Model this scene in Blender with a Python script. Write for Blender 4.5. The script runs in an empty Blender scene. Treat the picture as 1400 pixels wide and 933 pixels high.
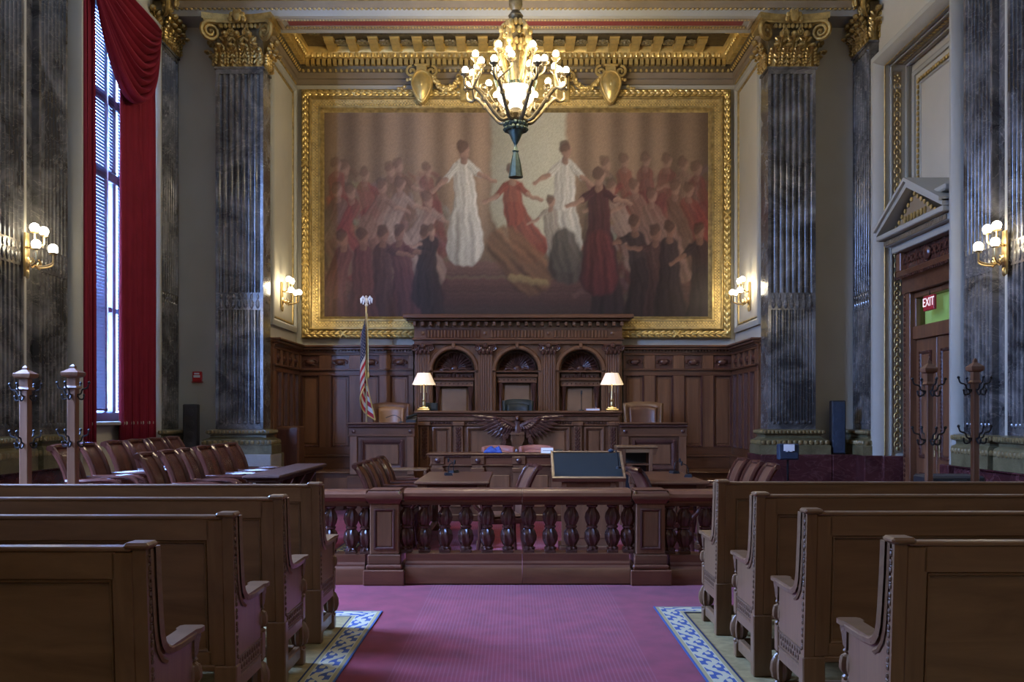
import bpy, bmesh, math, random
from mathutils import Vector, Matrix
random.seed(7)
S = bpy.context.scene
C = S.collection
PI = math.pi
F, H0, VX, VY = 1250.0, 1.55, 705.0, 566.0      # focal length in pixels, eye height, vanishing point

# ---------------------------------------------------------------- camera, world, light, exposure
cam_d = bpy.data.cameras.new('camera'); cam = bpy.data.objects.new('camera', cam_d); C.objects.link(cam)
cam.location = (0, 0, H0); cam.rotation_euler = (PI/2, 0, 0)
cam_d.sensor_width = 36; cam_d.lens = 36*F/1400
cam_d.shift_x = -5/1400; cam_d.shift_y = 99.5/1400
cam_d.clip_start = .05
S.camera = cam
S.view_settings.view_transform = 'Standard'; S.view_settings.look = 'None'
S.view_settings.gamma = 1; S.view_settings.use_curve_mapping = False
S.view_settings.exposure = -0.05
S.cycles.use_denoising = True
S.cycles.max_bounces = 7; S.cycles.diffuse_bounces = 4; S.cycles.glossy_bounces = 3
S.cycles.sample_clamp_indirect = 6
SKY = 135.0; SKY_COL = (.30, .48, 1.0)
w = bpy.data.worlds.new('sky'); S.world = w; w.use_nodes = True
w.node_tree.nodes['Background'].inputs[0].default_value = (*SKY_COL, 1)
w.node_tree.nodes['Background'].inputs[1].default_value = SKY

def lamp(kind, name, loc, power, col, size=.1, rot=None, size_y=None, parent=None, portal=False):
    l = bpy.data.lights.new(name, kind); l.energy = power; l.color = col
    if kind == 'AREA':
        l.shape = 'RECTANGLE'; l.size = size; l.size_y = size_y or size
        if portal: l.cycles.is_portal = True
    else:
        l.shadow_soft_size = size
    o = bpy.data.objects.new(name, l); C.objects.link(o); o.location = loc
    if rot: o.rotation_euler = rot
    if parent: o.parent = parent
    return o
WARM = (1.0, .81, .53)
WINDOWS = ((10.95, 13.2), (6.3, 8.5))      # openings in the left wall, along y
WZ0, WZ1 = 1.45, 7.1
for a, b in WINDOWS:
    lamp('AREA', 'window_daylight', (-5.78, (a+b)/2, (WZ0+WZ1)/2), 1, (1, 1, 1), WZ1-WZ0, (0, -PI/2, 0), b-a, portal=True)
CHAND = 450.0      # power of a chandelier
SCONCE = 22.0
TABLE_LAMP = 2.4
# added warm fill light, standing in for an unseen chandelier behind the camera
lamp('POINT', 'rear_fill_light', (1.8, -2.5, 6.6), 190, (1.0, .86, .66), .5)

# ---------------------------------------------------------------- materials
def mat(name, col, rough=.5, metal=0.0, var=.12, scale=6, bump=0.0, bscale=60, stretch=None, spec=.5):
    m = bpy.data.materials.new(name); m.use_nodes = True
    n, l = m.node_tree.nodes, m.node_tree.links
    b = n['Principled BSDF']
    b.inputs['Roughness'].default_value = rough; b.inputs['Metallic'].default_value = metal
    b.inputs['Specular IOR Level'].default_value = spec
    tc = n.new('ShaderNodeTexCoord'); mp = n.new('ShaderNodeMapping'); l.new(tc.outputs['Object'], mp.inputs[0])
    if stretch: mp.inputs['Scale'].default_value = stretch
    tx = n.new('ShaderNodeTexNoise'); tx.inputs['Scale'].default_value = scale; tx.inputs['Detail'].default_value = 6
    l.new(mp.outputs[0], tx.inputs['Vector'])
    r = n.new('ShaderNodeValToRGB'); l.new(tx.outputs['Fac'], r.inputs[0])
    r.color_ramp.elements[0].position = .3; r.color_ramp.elements[1].position = .7
    r.color_ramp.elements[0].color = (*[c*(1-var) for c in col], 1); r.color_ramp.elements[1].color = (*[min(1, c*(1+var)) for c in col], 1)
    l.new(r.outputs[0], b.inputs['Base Color'])
    if bump:
        t2 = n.new('ShaderNodeTexNoise'); t2.inputs['Scale'].default_value = bscale; t2.inputs['Detail'].default_value = 4
        l.new(mp.outputs[0], t2.inputs['Vector'])
        bp = n.new('ShaderNodeBump'); bp.inputs['Strength'].default_value = bump; bp.inputs['Distance'].default_value = .01
        l.new(t2.outputs['Fac'], bp.inputs['Height']); l.new(bp.outputs[0], b.inputs['Normal'])
    return m

def wood(name, dark, light, rough=.35, axis='x', scale=7, spec=.5):
    st = {'x': (.12, 1, 1), 'y': (1, .12, 1), 'z': (1, 1, .1)}[axis]
    m = mat(name, dark, rough, 0, .1, scale, 0, 60, st, spec)
    n, l = m.node_tree.nodes, m.node_tree.links
    r = [x for x in n if x.type == 'VALTORGB'][0]; tx = [x for x in n if x.type == 'TEX_NOISE'][0]
    tx.inputs['Distortion'].default_value = 1.2; tx.inputs['Detail'].default_value = 8; tx.inputs['Roughness'].default_value = .65
    r.color_ramp.elements[0].color = (*dark, 1); r.color_ramp.elements[1].color = (*light, 1)
    bp = n.new('ShaderNodeBump'); bp.inputs['Strength'].default_value = .08; bp.inputs['Distance'].default_value = .004
    l.new(tx.outputs['Fac'], bp.inputs['Height']); l.new(bp.outputs[0], n['Principled BSDF'].inputs['Normal'])
    return m

def marble(name, dark, mid, vein, rough=.22, scale=1.6, vw=.03):
    m = bpy.data.materials.new(name); m.use_nodes = True
    n, l = m.node_tree.nodes, m.node_tree.links
    b = n['Principled BSDF']; b.inputs['Roughness'].default_value = rough
    g = n.new('ShaderNodeNewGeometry')
    mp = n.new('ShaderNodeMapping'); mp.inputs['Rotation'].default_value = (.5, .35, .2); l.new(g.outputs['Position'], mp.inputs[0])
    a = n.new('ShaderNodeTexNoise'); a.inputs['Scale'].default_value = scale; a.inputs['Detail'].default_value = 9; a.inputs['Distortion'].default_value = .8; a.inputs['Roughness'].default_value = .65
    l.new(mp.outputs[0], a.inputs['Vector'])
    r = n.new('ShaderNodeValToRGB'); l.new(a.outputs['Fac'], r.inputs[0])
    e = r.color_ramp.elements; e[0].position = .40; e[0].color = (*dark, 1); e[1].position = .68; e[1].color = (*mid, 1)
    v = n.new('ShaderNodeTexNoise'); v.inputs['Scale'].default_value = scale*.9; v.inputs['Detail'].default_value = 7; v.inputs['Distortion'].default_value = 2.2
    mp2 = n.new('ShaderNodeMapping'); mp2.inputs['Rotation'].default_value = (.2, .7, .5); mp2.inputs['Scale'].default_value = (1.2, 1.2, 2.0); l.new(g.outputs['Position'], mp2.inputs[0])
    l.new(mp2.outputs[0], v.inputs['Vector'])
    s = n.new('ShaderNodeMath'); s.operation = 'SUBTRACT'; l.new(v.outputs['Fac'], s.inputs[0]); s.inputs[1].default_value = .5
    ab = n.new('ShaderNodeMath'); ab.operation = 'ABSOLUTE'; l.new(s.outputs[0], ab.inputs[0])
    r2 = n.new('ShaderNodeValToRGB'); l.new(ab.outputs[0], r2.inputs[0])
    e = r2.color_ramp.elements; e[0].position = 0; e[0].color = (.7, .7, .7, 1); e[1].position = vw; e[1].color = (0, 0, 0, 1)
    ms = n.new('ShaderNodeMath'); ms.operation = 'MULTIPLY'; l.new(r2.outputs[0], ms.inputs[0]); l.new(a.outputs['Fac'], ms.inputs[1])
    mx = n.new('ShaderNodeMix'); mx.data_type = 'RGBA'; l.new(ms.outputs[0], mx.inputs['Factor']); l.new(r.outputs[0], mx.inputs['A']); mx.inputs['B'].default_value = (*vein, 1)
    l.new(mx.outputs['Result'], b.inputs['Base Color'])
    return m

def emit(name, col, strength):
    m = bpy.data.materials.new(name); m.use_nodes = True
    b = m.node_tree.nodes['Principled BSDF']
    b.inputs['Base Color'].default_value = (.8, .8, .75, 1)
    b.inputs['Emission Color'].default_value = (*col, 1); b.inputs['Emission Strength'].default_value = strength
    return m

def glass_mat(name, tint=(.95, .97, 1), gloss=.08):
    m = bpy.data.materials.new(name); m.use_nodes = True
    n, l = m.node_tree.nodes, m.node_tree.links
    n.remove(n['Principled BSDF'])
    t = n.new('ShaderNodeBsdfTransparent'); t.inputs[0].default_value = (*tint, 1)
    g = n.new('ShaderNodeBsdfGlossy'); g.inputs['Roughness'].default_value = .03
    x = n.new('ShaderNodeMixShader'); x.inputs[0].default_value = gloss
    l.new(t.outputs[0], x.inputs[1]); l.new(g.outputs[0], x.inputs[2]); l.new(x.outputs[0], n['Material Output'].inputs[0])
    return m

def carpet_mat(name):
    m = mat(name, (.185, .022, .037), .95, 0, .2, 5, .25, 220, None, .1)
    n, l = m.node_tree.nodes, m.node_tree.links
    b = n['Principled BSDF']; base = b.inputs['Base Color'].links[0].from_socket
    b.inputs['Sheen Weight'].default_value = .12; b.inputs['Sheen Roughness'].default_value = .5
    tc = [x for x in n if x.type == 'TEX_COORD'][0]
    sp = n.new('ShaderNodeSeparateXYZ'); l.new(tc.outputs['Object'], sp.inputs[0])
    def mth(op, a, bb=None):
        q = n.new('ShaderNodeMath'); q.operation = op
        for i, v in ((0, a), (1, bb)):
            if v is None: continue
            if isinstance(v, (int, float)): q.inputs[i].default_value = v
            else: l.new(v, q.inputs[i])
        return q.outputs[0]
    # fine diamond weave: pale dots on a diagonal lattice, only in the central runner
    u = mth('ADD', sp.outputs[0], sp.outputs[1]); v = mth('SUBTRACT', sp.outputs[0], sp.outputs[1])
    k = 2*PI/.052
    d = mth('MULTIPLY', mth('SINE', mth('MULTIPLY', u, k)), mth('SINE', mth('MULTIPLY', v, k)))
    d = mth('GREATER_THAN', d, .68)
    run = mth('LESS_THAN', mth('ABSOLUTE', mth('SUBTRACT', sp.outputs[0], .04)), .8)
    f = mth('MULTIPLY', mth('MULTIPLY', d, run), .5)
    mx = n.new('ShaderNodeMix'); mx.data_type = 'RGBA'; l.new(f, mx.inputs['Factor']); l.new(base, mx.inputs['A']); mx.inputs['B'].default_value = (.33, .17, .20, 1)
    l.new(mx.outputs['Result'], b.inputs['Base Color'])
    return m

def border_mat(name):
    """woven border: uses UV, u along the border in metres, v across (0 = aisle side)"""
    m = bpy.data.materials.new(name); m.use_nodes = True
    n, l = m.node_tree.nodes, m.node_tree.links
    b = n['Principled BSDF']; b.inputs['Roughness'].default_value = .95; b.inputs['Specular IOR Level'].default_value = .1
    uv = n.new('ShaderNodeUVMap'); sp = n.new('ShaderNodeSeparateXYZ'); l.new(uv.outputs[0], sp.inputs[0])
    def mth(op, a, bb=None):
        q = n.new('ShaderNodeMath'); q.operation = op
        for i, v in ((0, a), (1, bb)):
            if v is None: continue
            if isinstance(v, (int, float)): q.inputs[i].default_value = v
            else: l.new(v, q.inputs[i])
        return q.outputs[0]
    u, v = sp.outputs[0], sp.outputs[1]
    r = n.new('ShaderNodeValToRGB'); l.new(v, r.inputs[0]); r.color_ramp.interpolation = 'CONSTANT'
    e = r.color_ramp.elements
    blue, cream, navy, gold = (.055, .085, .20, 1), (.42, .38, .25, 1), (.02, .03, .07, 1), (.30, .25, .12, 1)
    e[0].position = 0; e[0].color = blue; e[1].position = .06; e[1].color = gold
    for p, c in ((.17, cream), (.20, blue), (.80, cream), (.83, gold), (.94, navy)):
        q = e.new(p); q.color = c
    inb = mth('MULTIPLY', mth('GREATER_THAN', v, .20), mth('LESS_THAN', v, .80))
    s = mth('MULTIPLY', mth('SINE', mth('MULTIPLY', u, 2*PI/.30)), .16)
    scroll = mth('LESS_THAN', mth('ABSOLUTE', mth('SUBTRACT', mth('SUBTRACT', v, .5), s)), .10)
    l1 = mth('MULTIPLY', mth('SINE', mth('MULTIPLY', u, 2*PI/.15)), mth('SINE', mth('MULTIPLY', v, 2*PI/.36)))
    leaf = mth('GREATER_THAN', l1, .18)
    k = mth('MULTIPLY', mth('MAXIMUM', scroll, leaf), inb)
    mx = n.new('ShaderNodeMix'); mx.data_type = 'RGBA'; l.new(k, mx.inputs['Factor']); l.new(r.outputs[0], mx.inputs['A']); mx.inputs['B'].default_value = cream
    l.new(mx.outputs['Result'], b.inputs['Base Color'])
    return m

MT = dict(
    cream=mat('cream_plaster', (.43, .41, .33), .7, 0, .06, 1.5),
    pale=mat('pale_plaster', (.33, .33, .285), .6, 0, .05, 2),
    tan=mat('tan_paint', (.22, .17, .105), .6, 0, .08, 4),
    red=mat('red_paint', (.20, .035, .03), .6, 0, .1, 5),
    gold=mat('gilded_plaster', (.68, .50, .17), .36, .6, .2, 9, .25, 60),
    gold3=mat('antique_gilding', (.42, .30, .105), .33, .7, .35, 12, .3, 60),
    gold2=mat('aged_gilding', (.42, .31, .12), .45, .65, .35, 14, .3, 70),
    grey=marble('grey_marble', (.034, .034, .034), (.190, .186, .178), (.40, .36, .30), .18, 1.9, .012),
    rope=mat('olive_gilt_stone', (.20, .155, .065), .42, .2, .3, 14, .3, 70),
    facade=mat('facade_stone', (.10, .10, .10), .9, 0, .1, 1),
    redm=marble('dark_red_marble', (.040, .012, .013), (.085, .026, .027), (.16, .08, .08), .2, 2.2),
    verde=marble('olive_marble', (.085, .075, .035), (.16, .145, .075), (.22, .2, .12), .3, 3),
    white=marble('white_marble', (.26, .26, .24), (.36, .36, .33), (.3, .3, .3), .3, 2),
    mah=wood('dark_mahogany', (.068, .026, .012), (.150, .064, .030), .32, 'x'),
    mahz=wood('mahogany_upright', (.094, .038, .018), (.200, .092, .043), .36, 'z'),
    mahp=wood('mahogany_panel', (.104, .043, .020), (.215, .100, .046), .34, 'z', 5),
    carve=wood('carved_mahogany', (.052, .021, .016), (.11, .044, .030), .26, 'z', 12),
    rail=wood('rail_mahogany', (.085, .028, .014), (.17, .062, .029), .28, 'x'),
    oak=wood('oak_pew', (.130, .066, .030), (.225, .124, .058), .32, 'x', 8),
    oakz=wood('oak_pew_upright', (.130, .066, .030), (.225, .124, .058), .32, 'z', 8),
    oakc=mat('oak_carved', (.12, .062, .030), .42, 0, .2, 30, .5, 90),
    velvet=mat('crimson_drapery', (.165, .008, .020), .8, 0, .12, 3, .1, 200, None, .2),
    olive=mat('olive_carpet', (.26, .20, .09), .95, 0, .2, 14, .3, 200, None, .1),
    carpet=carpet_mat('rose_carpet'),
    border=border_mat('border_carpet'),
    leather=mat('brown_leather', (.12, .050, .026), .38, 0, .15, 8, .12, 150),
    nichel=mat('worn_brown_leather', (.21, .115, .058), .42, 0, .12, 5, .08, 150),
    tanl=mat('tan_leather', (.30, .15, .065), .36, 0, .1, 5, .08, 150),
    pinkl=mat('rose_leather', (.30, .11, .085), .45, 0, .1, 5, .08, 150),
    jury=mat('burgundy_leather', (.075, .020, .013), .26, 0, .15, 6, .1, 150),
    greenl=mat('dark_green_leather', (.011, .016, .013), .6, 0, .1, 5, .08, 150),
    chairw=wood('chair_mahogany', (.040, .012, .008), (.085, .026, .016), .18, 'z', 10),
    brass=mat('brass', (.55, .41, .19), .28, .9, .12, 10),
    bronze=mat('patinated_bronze', (.06, .085, .065), .42, .6, .35, 20, .3, 60),
    iron=mat('black_iron', (.02, .02, .022), .4, .6, .1, 10),
    bronze_and_shade=mat('gilt_bronze_and_recess_shade', (.13, .10, .05), .45, .6, .3, 20),  # dark bronze; on cornice and capital bell it stands in for recess shade
    dark=wood('dark_jury_wood', (.032, .014, .009), (.065, .026, .016), .75, 'y', 7, .2),
    black=mat('black_plastic', (.012, .012, .014), .5, 0, .1, 10),
    navy=mat('navy_grille', (.015, .03, .055), .6, 0, .15, 20, .3, 200),
    felt=mat('slate_felt', (.020, .024, .024), .9, 0, .06, 4, .1, 300, None, .15),
    paper=mat('white_paper', (.75, .75, .74), .7, 0, .03, 4),
    blue=mat('blue_cloth', (.03, .07, .30), .7, 0, .25, 12, .2, 60),
    fred=mat('flag_red', (.42, .015, .03), .75, 0, .08, 6),
    fwhite=mat('flag_white', (.62, .60, .55), .75, 0, .06, 6),
    fblue=mat('flag_blue', (.006, .010, .055), .75, 0, .1, 6),
    silver=mat('silver_paint', (.75, .74, .7), .35, .5, .05, 6),
    alarm=mat('red_plastic', (.50, .02, .02), .4, 0, .05, 6),
    exitr=mat('exit_red', (.42, .02, .03), .45, 0, .05, 6),
    bulb=emit('lit_bulb', (1, .90, .70), 14),
    shade=emit('lit_lamp_shade', (1, .64, .25), .62),
    bowl=emit('lit_alabaster', (1, .86, .58), 2.2),
    glass=glass_mat('window_glass'),
    green=glass_mat('green_glass', (.72, .85, .62), .10),
    xx=None,
    wframe=mat('window_frame_paint', (.20, .22, .30), .45, 0, .06, 4),
)

def slat_mat():
    m = bpy.data.materials.new('blind_slat'); m.use_nodes = True
    n, l = m.node_tree.nodes, m.node_tree.links; n.remove(n['Principled BSDF'])
    d = n.new('ShaderNodeBsdfDiffuse'); d.inputs[0].default_value = (.16, .18, .24, 1)
    t = n.new('ShaderNodeBsdfTranslucent'); t.inputs[0].default_value = (.004, .0045, .005, 1)
    a = n.new('ShaderNodeAddShader'); l.new(d.outputs[0], a.inputs[0]); l.new(t.outputs[0], a.inputs[1]); l.new(a.outputs[0], n['Material Output'].inputs[0])
    return m
MT['blind'] = slat_mat(); MT.pop('xx')
# ---------------------------------------------------------------- mesh builder
class M:
    def __init__(s): s.v = []; s.f = []; s.mx = None; s.uv = None; s.mi = None
    def add(s, vs, fs):
        k = len(s.v)
        if s.mx is not None: vs = [s.mx @ Vector(p) for p in vs]
        s.v.extend([tuple(p) for p in vs]); s.f.extend([tuple(i+k for i in f) for f in fs]); return s
    def box(s, x0, x1, y0, y1, z0, z1, c=0.0):
        if x0 > x1: x0, x1 = x1, x0
        if y0 > y1: y0, y1 = y1, y0
        if z0 > z1: z0, z1 = z1, z0
        if c <= 0:
            v = [(x, y, z) for x in (x0, x1) for y in (y0, y1) for z in (z0, z1)]
            return s.add(v, [(0, 1, 3, 2), (4, 6, 7, 5), (0, 4, 5, 1), (2, 3, 7, 6), (0, 2, 6, 4), (1, 5, 7, 3)])
        c = min(c, (x1-x0)*.45, (y1-y0)*.45, (z1-z0)*.45)
        bm = bmesh.new(); bmesh.ops.create_cube(bm, size=1)
        for q in bm.verts: q.co = ((x0+x1)/2+q.co.x*(x1-x0), (y0+y1)/2+q.co.y*(y1-y0), (z0+z1)/2+q.co.z*(z1-z0))
        bmesh.ops.bevel(bm, geom=list(bm.edges), offset=c, segments=1, profile=.5, affect='EDGES')
        bm.verts.index_update()
        s.add([tuple(q.co) for q in bm.verts], [tuple(q.index for q in f.verts) for f in bm.faces]); bm.free(); return s
    def prism(s, poly, axis, a, b):
        n = len(poly)
        g = {'x': lambda t, u, v: (t, u, v), 'y': lambda t, u, v: (u, t, v), 'z': lambda t, u, v: (u, v, t)}[axis]
        vs = [g(a, *p) for p in poly]+[g(b, *p) for p in poly]
        return s.add(vs, [tuple(range(n)), tuple(range(2*n-1, n-1, -1))]+[(i, (i+1) % n, (i+1) % n+n, i+n) for i in range(n)])
    def lathe(s, prof, c=(0, 0, 0), n=12, lob=0, amp=0.0, tw=0.0):
        vs = []; fs = []; k = len(prof)
        for j, (r, z) in enumerate(prof):
            for i in range(n):
                t = 2*PI*i/n; rr = r*(1+amp*math.cos(lob*t+tw*z)) if lob else r
                vs.append((c[0]+rr*math.cos(t), c[1]+rr*math.sin(t), c[2]+z))
        for j in range(k-1):
            for i in range(n): fs.append((j*n+i, j*n+(i+1) % n, (j+1)*n+(i+1) % n, (j+1)*n+i))
        fs.append(tuple(range(n-1, -1, -1))); fs.append(tuple((k-1)*n+i for i in range(n)))
        return s.add(vs, fs)
    def ball(s, c, rx, ry=None, rz=None, n=8, m=5):
        ry = rx if ry is None else ry; rz = rx if rz is None else rz
        vs = []; fs = []
        for j in range(1, m):
            p = PI*j/m
            for i in range(n):
                t = 2*PI*i/n; vs.append((c[0]+rx*math.sin(p)*math.cos(t), c[1]+ry*math.sin(p)*math.sin(t), c[2]-rz*math.cos(p)))
        for j in range(m-2):
            for i in range(n): fs.append((j*n+i, j*n+(i+1) % n, (j+1)*n+(i+1) % n, (j+1)*n+i))
        b = len(vs); vs.append((c[0], c[1], c[2]-rz)); vs.append((c[0], c[1], c[2]+rz))
        for i in range(n): fs.append((b, (i+1) % n, i)); fs.append((b+1, (m-2)*n+i, (m-2)*n+(i+1) % n))
        return s.add(vs, fs)
    def tube(s, pts, r, n=8, flat=1.0, caps=True):
        pts = [Vector(p) for p in pts]; k = len(pts)
        rs = list(r) if isinstance(r, (list, tuple)) else [r]*k
        up = None; vs = []; fs = []
        for j in range(k):
            t = (pts[min(j+1, k-1)]-pts[max(j-1, 0)]).normalized()
            if up is None:
                up = Vector((0, 0, 1)) if abs(t.z) < .9 else Vector((1, 0, 0))
            a = (up-t*up.dot(t)).normalized(); up = a; b = t.cross(a)
            for i in range(n):
                q = 2*PI*i/n; vs.append(pts[j]+(a*math.cos(q)+b*math.sin(q)*flat)*rs[j])
        for j in range(k-1):
            for i in range(n): fs.append((j*n+i, j*n+(i+1) % n, (j+1)*n+(i+1) % n, (j+1)*n+i))
        if caps: fs.append(tuple(range(n-1, -1, -1))); fs.append(tuple((k-1)*n+i for i in range(n)))
        return s.add(vs, fs)
    def sweep(s, path, prof, O=(0, 0, 0), U=(1, 0, 0), V=(0, 1, 0), N=(0, 0, 1), closed=False):
        """profile (offset to the left of the path, height along N) swept along a 2-D path with mitred corners"""
        O, U, V, N = Vector(O), Vector(U), Vector(V), Vector(N)
        k = len(path); p = [Vector(q) for q in path]; nn = len(prof); vs = []; fs = []
        for j in range(k):
            def nrm(a, b): d = (p[b]-p[a]).normalized(); return Vector((-d.y, d.x))
            if closed: n0, n1 = nrm((j-1) % k, j), nrm(j, (j+1) % k)
            else:
                n0 = nrm(j-1, j) if j > 0 else nrm(j, j+1)
                n1 = nrm(j, j+1) if j < k-1 else n0
            m = (n0+n1); m = m/max(.2, (1+n0.dot(n1)))
            for o, h in prof:
                q = p[j]+m*o; vs.append(O+U*q.x+V*q.y+N*h)
        for j in range(k if closed else k-1):
            a, b = j*nn, ((j+1) % k)*nn
            for i in range(nn-1): fs.append((a+i, b+i, b+i+1, a+i+1))
        if not closed: fs.append(tuple(range(nn))); fs.append(tuple((k-1)*nn+i for i in range(nn-1, -1, -1)))
        return s.add(vs, fs)
    def grid(s, fn, nu, nv):
        vs = [fn(i/nu, j/nv) for j in range(nv+1) for i in range(nu+1)]
        fs = [(j*(nu+1)+i, j*(nu+1)+i+1, (j+1)*(nu+1)+i+1, (j+1)*(nu+1)+i) for j in range(nv) for i in range(nu)]
        return s.add(vs, fs)
    def build(s, name, m, parent=None, world=False, ang=35, kind=None, flip=False, loc=None):
        me = bpy.data.meshes.new(name); v = s.v
        if world and parent is not None:
            L = parent.matrix_basis.translation; v = [(a-L.x, b-L.y, c-L.z) for a, b, c in v]
        if loc is not None: v = [(a-loc[0], b-loc[1], c-loc[2]) for a, b, c in v]
        me.from_pydata(v, [], s.f)
        bm = bmesh.new(); bm.from_mesh(me); bmesh.ops.recalc_face_normals(bm, faces=bm.faces); bm.to_mesh(me); bm.free()
        me.polygons.foreach_set('use_smooth', [True]*len(me.polygons)); me.set_sharp_from_angle(angle=math.radians(ang))
        me.materials.append(MT[m] if isinstance(m, str) else m)
        o = bpy.data.objects.new(name, me); C.objects.link(o)
        if parent is not None: o.parent = parent
        if loc is not None: o.location = loc
        if kind: o['kind'] = kind
        return o

def tag(o, label, cat, group=None):
    o['label'] = label; o['category'] = cat
    if group: o['group'] = group
    return o
def thing(name, label, cat, loc=(0, 0, 0), rz=0, group=None):
    o = bpy.data.objects.new(name, None); C.objects.link(o); o.location = loc; o.rotation_euler = (0, 0, rz); o.empty_display_size = .1
    return tag(o, label, cat, group)
def struct(o): o['kind'] = 'structure'; return o
def empty_struct(name, loc=(0, 0, 0)):
    o = bpy.data.objects.new(name, None); C.objects.link(o); o.location = loc; return struct(o)
def part(name, o0, parent, loc=(0, 0, 0), rot=None, scale=None):
    """another part sharing the mesh of o0"""
    o = o0.copy(); o.name = name; C.objects.link(o); o.parent = parent; o.location = loc
    if rot: o.rotation_euler = rot
    if scale: o.scale = scale
    return o
def dup(root, loc, rz, label, group=None):
    def cp(o, par):
        c = o.copy(); C.objects.link(c)
        if par is not None: c.parent = par
        for ch in o.children:
            cp(ch, c)
        return c
    r = cp(root, None); r.location = loc; r.rotation_euler = (0, 0, rz); r['label'] = label
    if group: r['group'] = group
    return r
def Z(y, d): return H0-(y-VY)*d/F
def X(x, d): return (x-VX)*d/F
def smoothpath(pts, n=6):
    """Catmull-Rom through points"""
    P = [Vector(p) for p in pts]; P = [2*P[0]-P[1]]+P+[2*P[-1]-P[-2]]; out = []
    for i in range(1, len(P)-2):
        a, b, c, d = P[i-1], P[i], P[i+1], P[i+2]
        for k in range(n):
            t = k/n
            out.append(.5*((2*b)+(c-a)*t+(2*a-5*b+4*c-d)*t*t+(3*b-a-3*c+d)*t**3))
    out.append(P[-2]); return out
# ================================================================ THE ROOM
SW, EY, PF, PB, RX, RY = 5.3, 14.06, 13.65, 14.2, 3.84, 16.0   # side wall, end wall, pier front/back, recess half width, recess back
DADO = .95
fl = struct(M().box(-6.2, 6.2, -4, 16.4, -.15, 0).build('floor', 'carpet'))
# bordered carpets under the pews, lying on the floor
def bordered_carpet(sg, xin, y1, label):
    t = thing('bordered_carpet', label, 'carpet', (sg*3.1, 3.2, 0))
    xo = sg*4.9; bw = .215
    M().box(sg*(xin+bw), xo, -1, y1-bw, .001, .008).build('carpet_field', 'olive', t, world=True)
    def strip(p0, p1, p2, p3, L):          # p0-p1 outer edge, p3-p2 inner edge
        me = bpy.data.meshes.new('woven_border'); z = .009
        me.from_pydata([(p[0]-t.location.x, p[1]-t.location.y, z) for p in (p0, p1, p2, p3)], [], [(0, 1, 2, 3)])
        uv = me.uv_layers.new(name='UVMap')
        def d(p): return (Vector(p)-Vector(p0)).dot((Vector(p1)-Vector(p0)).normalized())
        for li, (p, v) in enumerate(((p0, 0), (p1, 0), (p2, 1), (p3, 1))): uv.data[li].uv = (d(p), v)
        me.materials.append(MT['border']); o = bpy.data.objects.new('woven_border', me); C.objects.link(o); o.parent = t
        sm = o.modifiers.new('thickness', 'SOLIDIFY'); sm.thickness = .006; sm.offset = -1
    a, b = sg*xin, sg*(xin+bw)
    strip((a, -1), (a, y1), (b, y1-bw), (b, -1), 1)
    strip((a, y1), (xo, y1), (xo, y1-bw), (b, y1-bw), 1)
# the building across the street, seen through the window
fb = thing('street_building', 'pale building across the street, glimpsed through the left window', 'building', (-17, 30, -4))
M().box(-.6, 0, -48, 60, 0, 11.5).build('facade', 'facade', fb)
for i in range(30):
    for k in range(2):
        M().box(-.02, .06, -46+i*3.4, -44.6+i*3.4, 1.5+k*4.2, 4+k*4.2, .02).build('window', 'black', fb)
bordered_carpet(-1, 1.04, 7.15, 'olive carpet with blue and cream scrolled border under the left pews')
bordered_carpet(1, 1.095, 7.28, 'olive carpet with blue and cream scrolled border under the right pews')

me = bpy.data.meshes.new('woven_border'); me.from_pydata([(-2.05, 8.6, .004), (-2.05, 13.1, .004), (-1.83, 13.1, .004), (-1.83, 8.6, .004)], [], [(0, 1, 2, 3)])
uv = me.uv_layers.new(name='UVMap')
for li, p in enumerate(((0, 0), (4.5, 0), (4.5, 1), (0, 1))): uv.data[li].uv = p
me.materials.append(MT['border']); o = bpy.data.objects.new('woven_border', me); C.objects.link(o); o.parent = fl
# ---- left wall with window openings
m = M(); e = -4.0
for a, b in sorted(WINDOWS):
    m.box(-5.8, -SW, e, a, 0, 9); m.box(-5.8, -SW, a, b, 0, WZ0); m.box(-5.8, -SW, a, b, WZ1, 9); e = b
m.box(-5.8, -SW, e, EY+.2, 0, 9)
wl = struct(m.build('wall_left', 'cream'))
# ---- right wall with the recessed door bay
BY0, BY1, BZ = 10.9, 13.1, 6.55
m = M().box(SW, 5.8, -4, BY0, 0, 9).box(SW, 5.8, BY1, EY+.2, 0, 9).box(SW, 5.8, BY0, BY1, BZ, 9).box(5.68, 5.8, BY0, BY1, 0, BZ)
wr = struct(m.build('wall_right', 'cream'))
struct(M().box(-5.8, 5.8, -4.2, -4, 0, 9).build('wall_rear', 'cream'))
for sg, nm in ((-1, 'wall_end_left'), (1, 'wall_end_right')):
    struct(M().box(sg*RX, sg*5.8, EY, EY+.2, 0, 7.49).build(nm, 'cream'))
    struct(M().box(sg*RX, sg*(RX+.2), EY+.2, RY+.2, 0, 8.2).build('wall_recess_left' if sg < 0 else 'wall_recess_right', 'cream'))
struct(M().box(-RX-.2, RX+.2, RY, RY+.2, 0, 8.2).build('wall_back', 'cream'))
struct(M().box(-5.9, 5.9, -4.2, EY+.2, 9, 9.2).build('ceiling', 'cream'))
struct(M().box(-RX-.2, RX+.2, PB, RY+.2, 8.05, 8.2).build('ceiling_recess', 'tan'))

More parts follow.
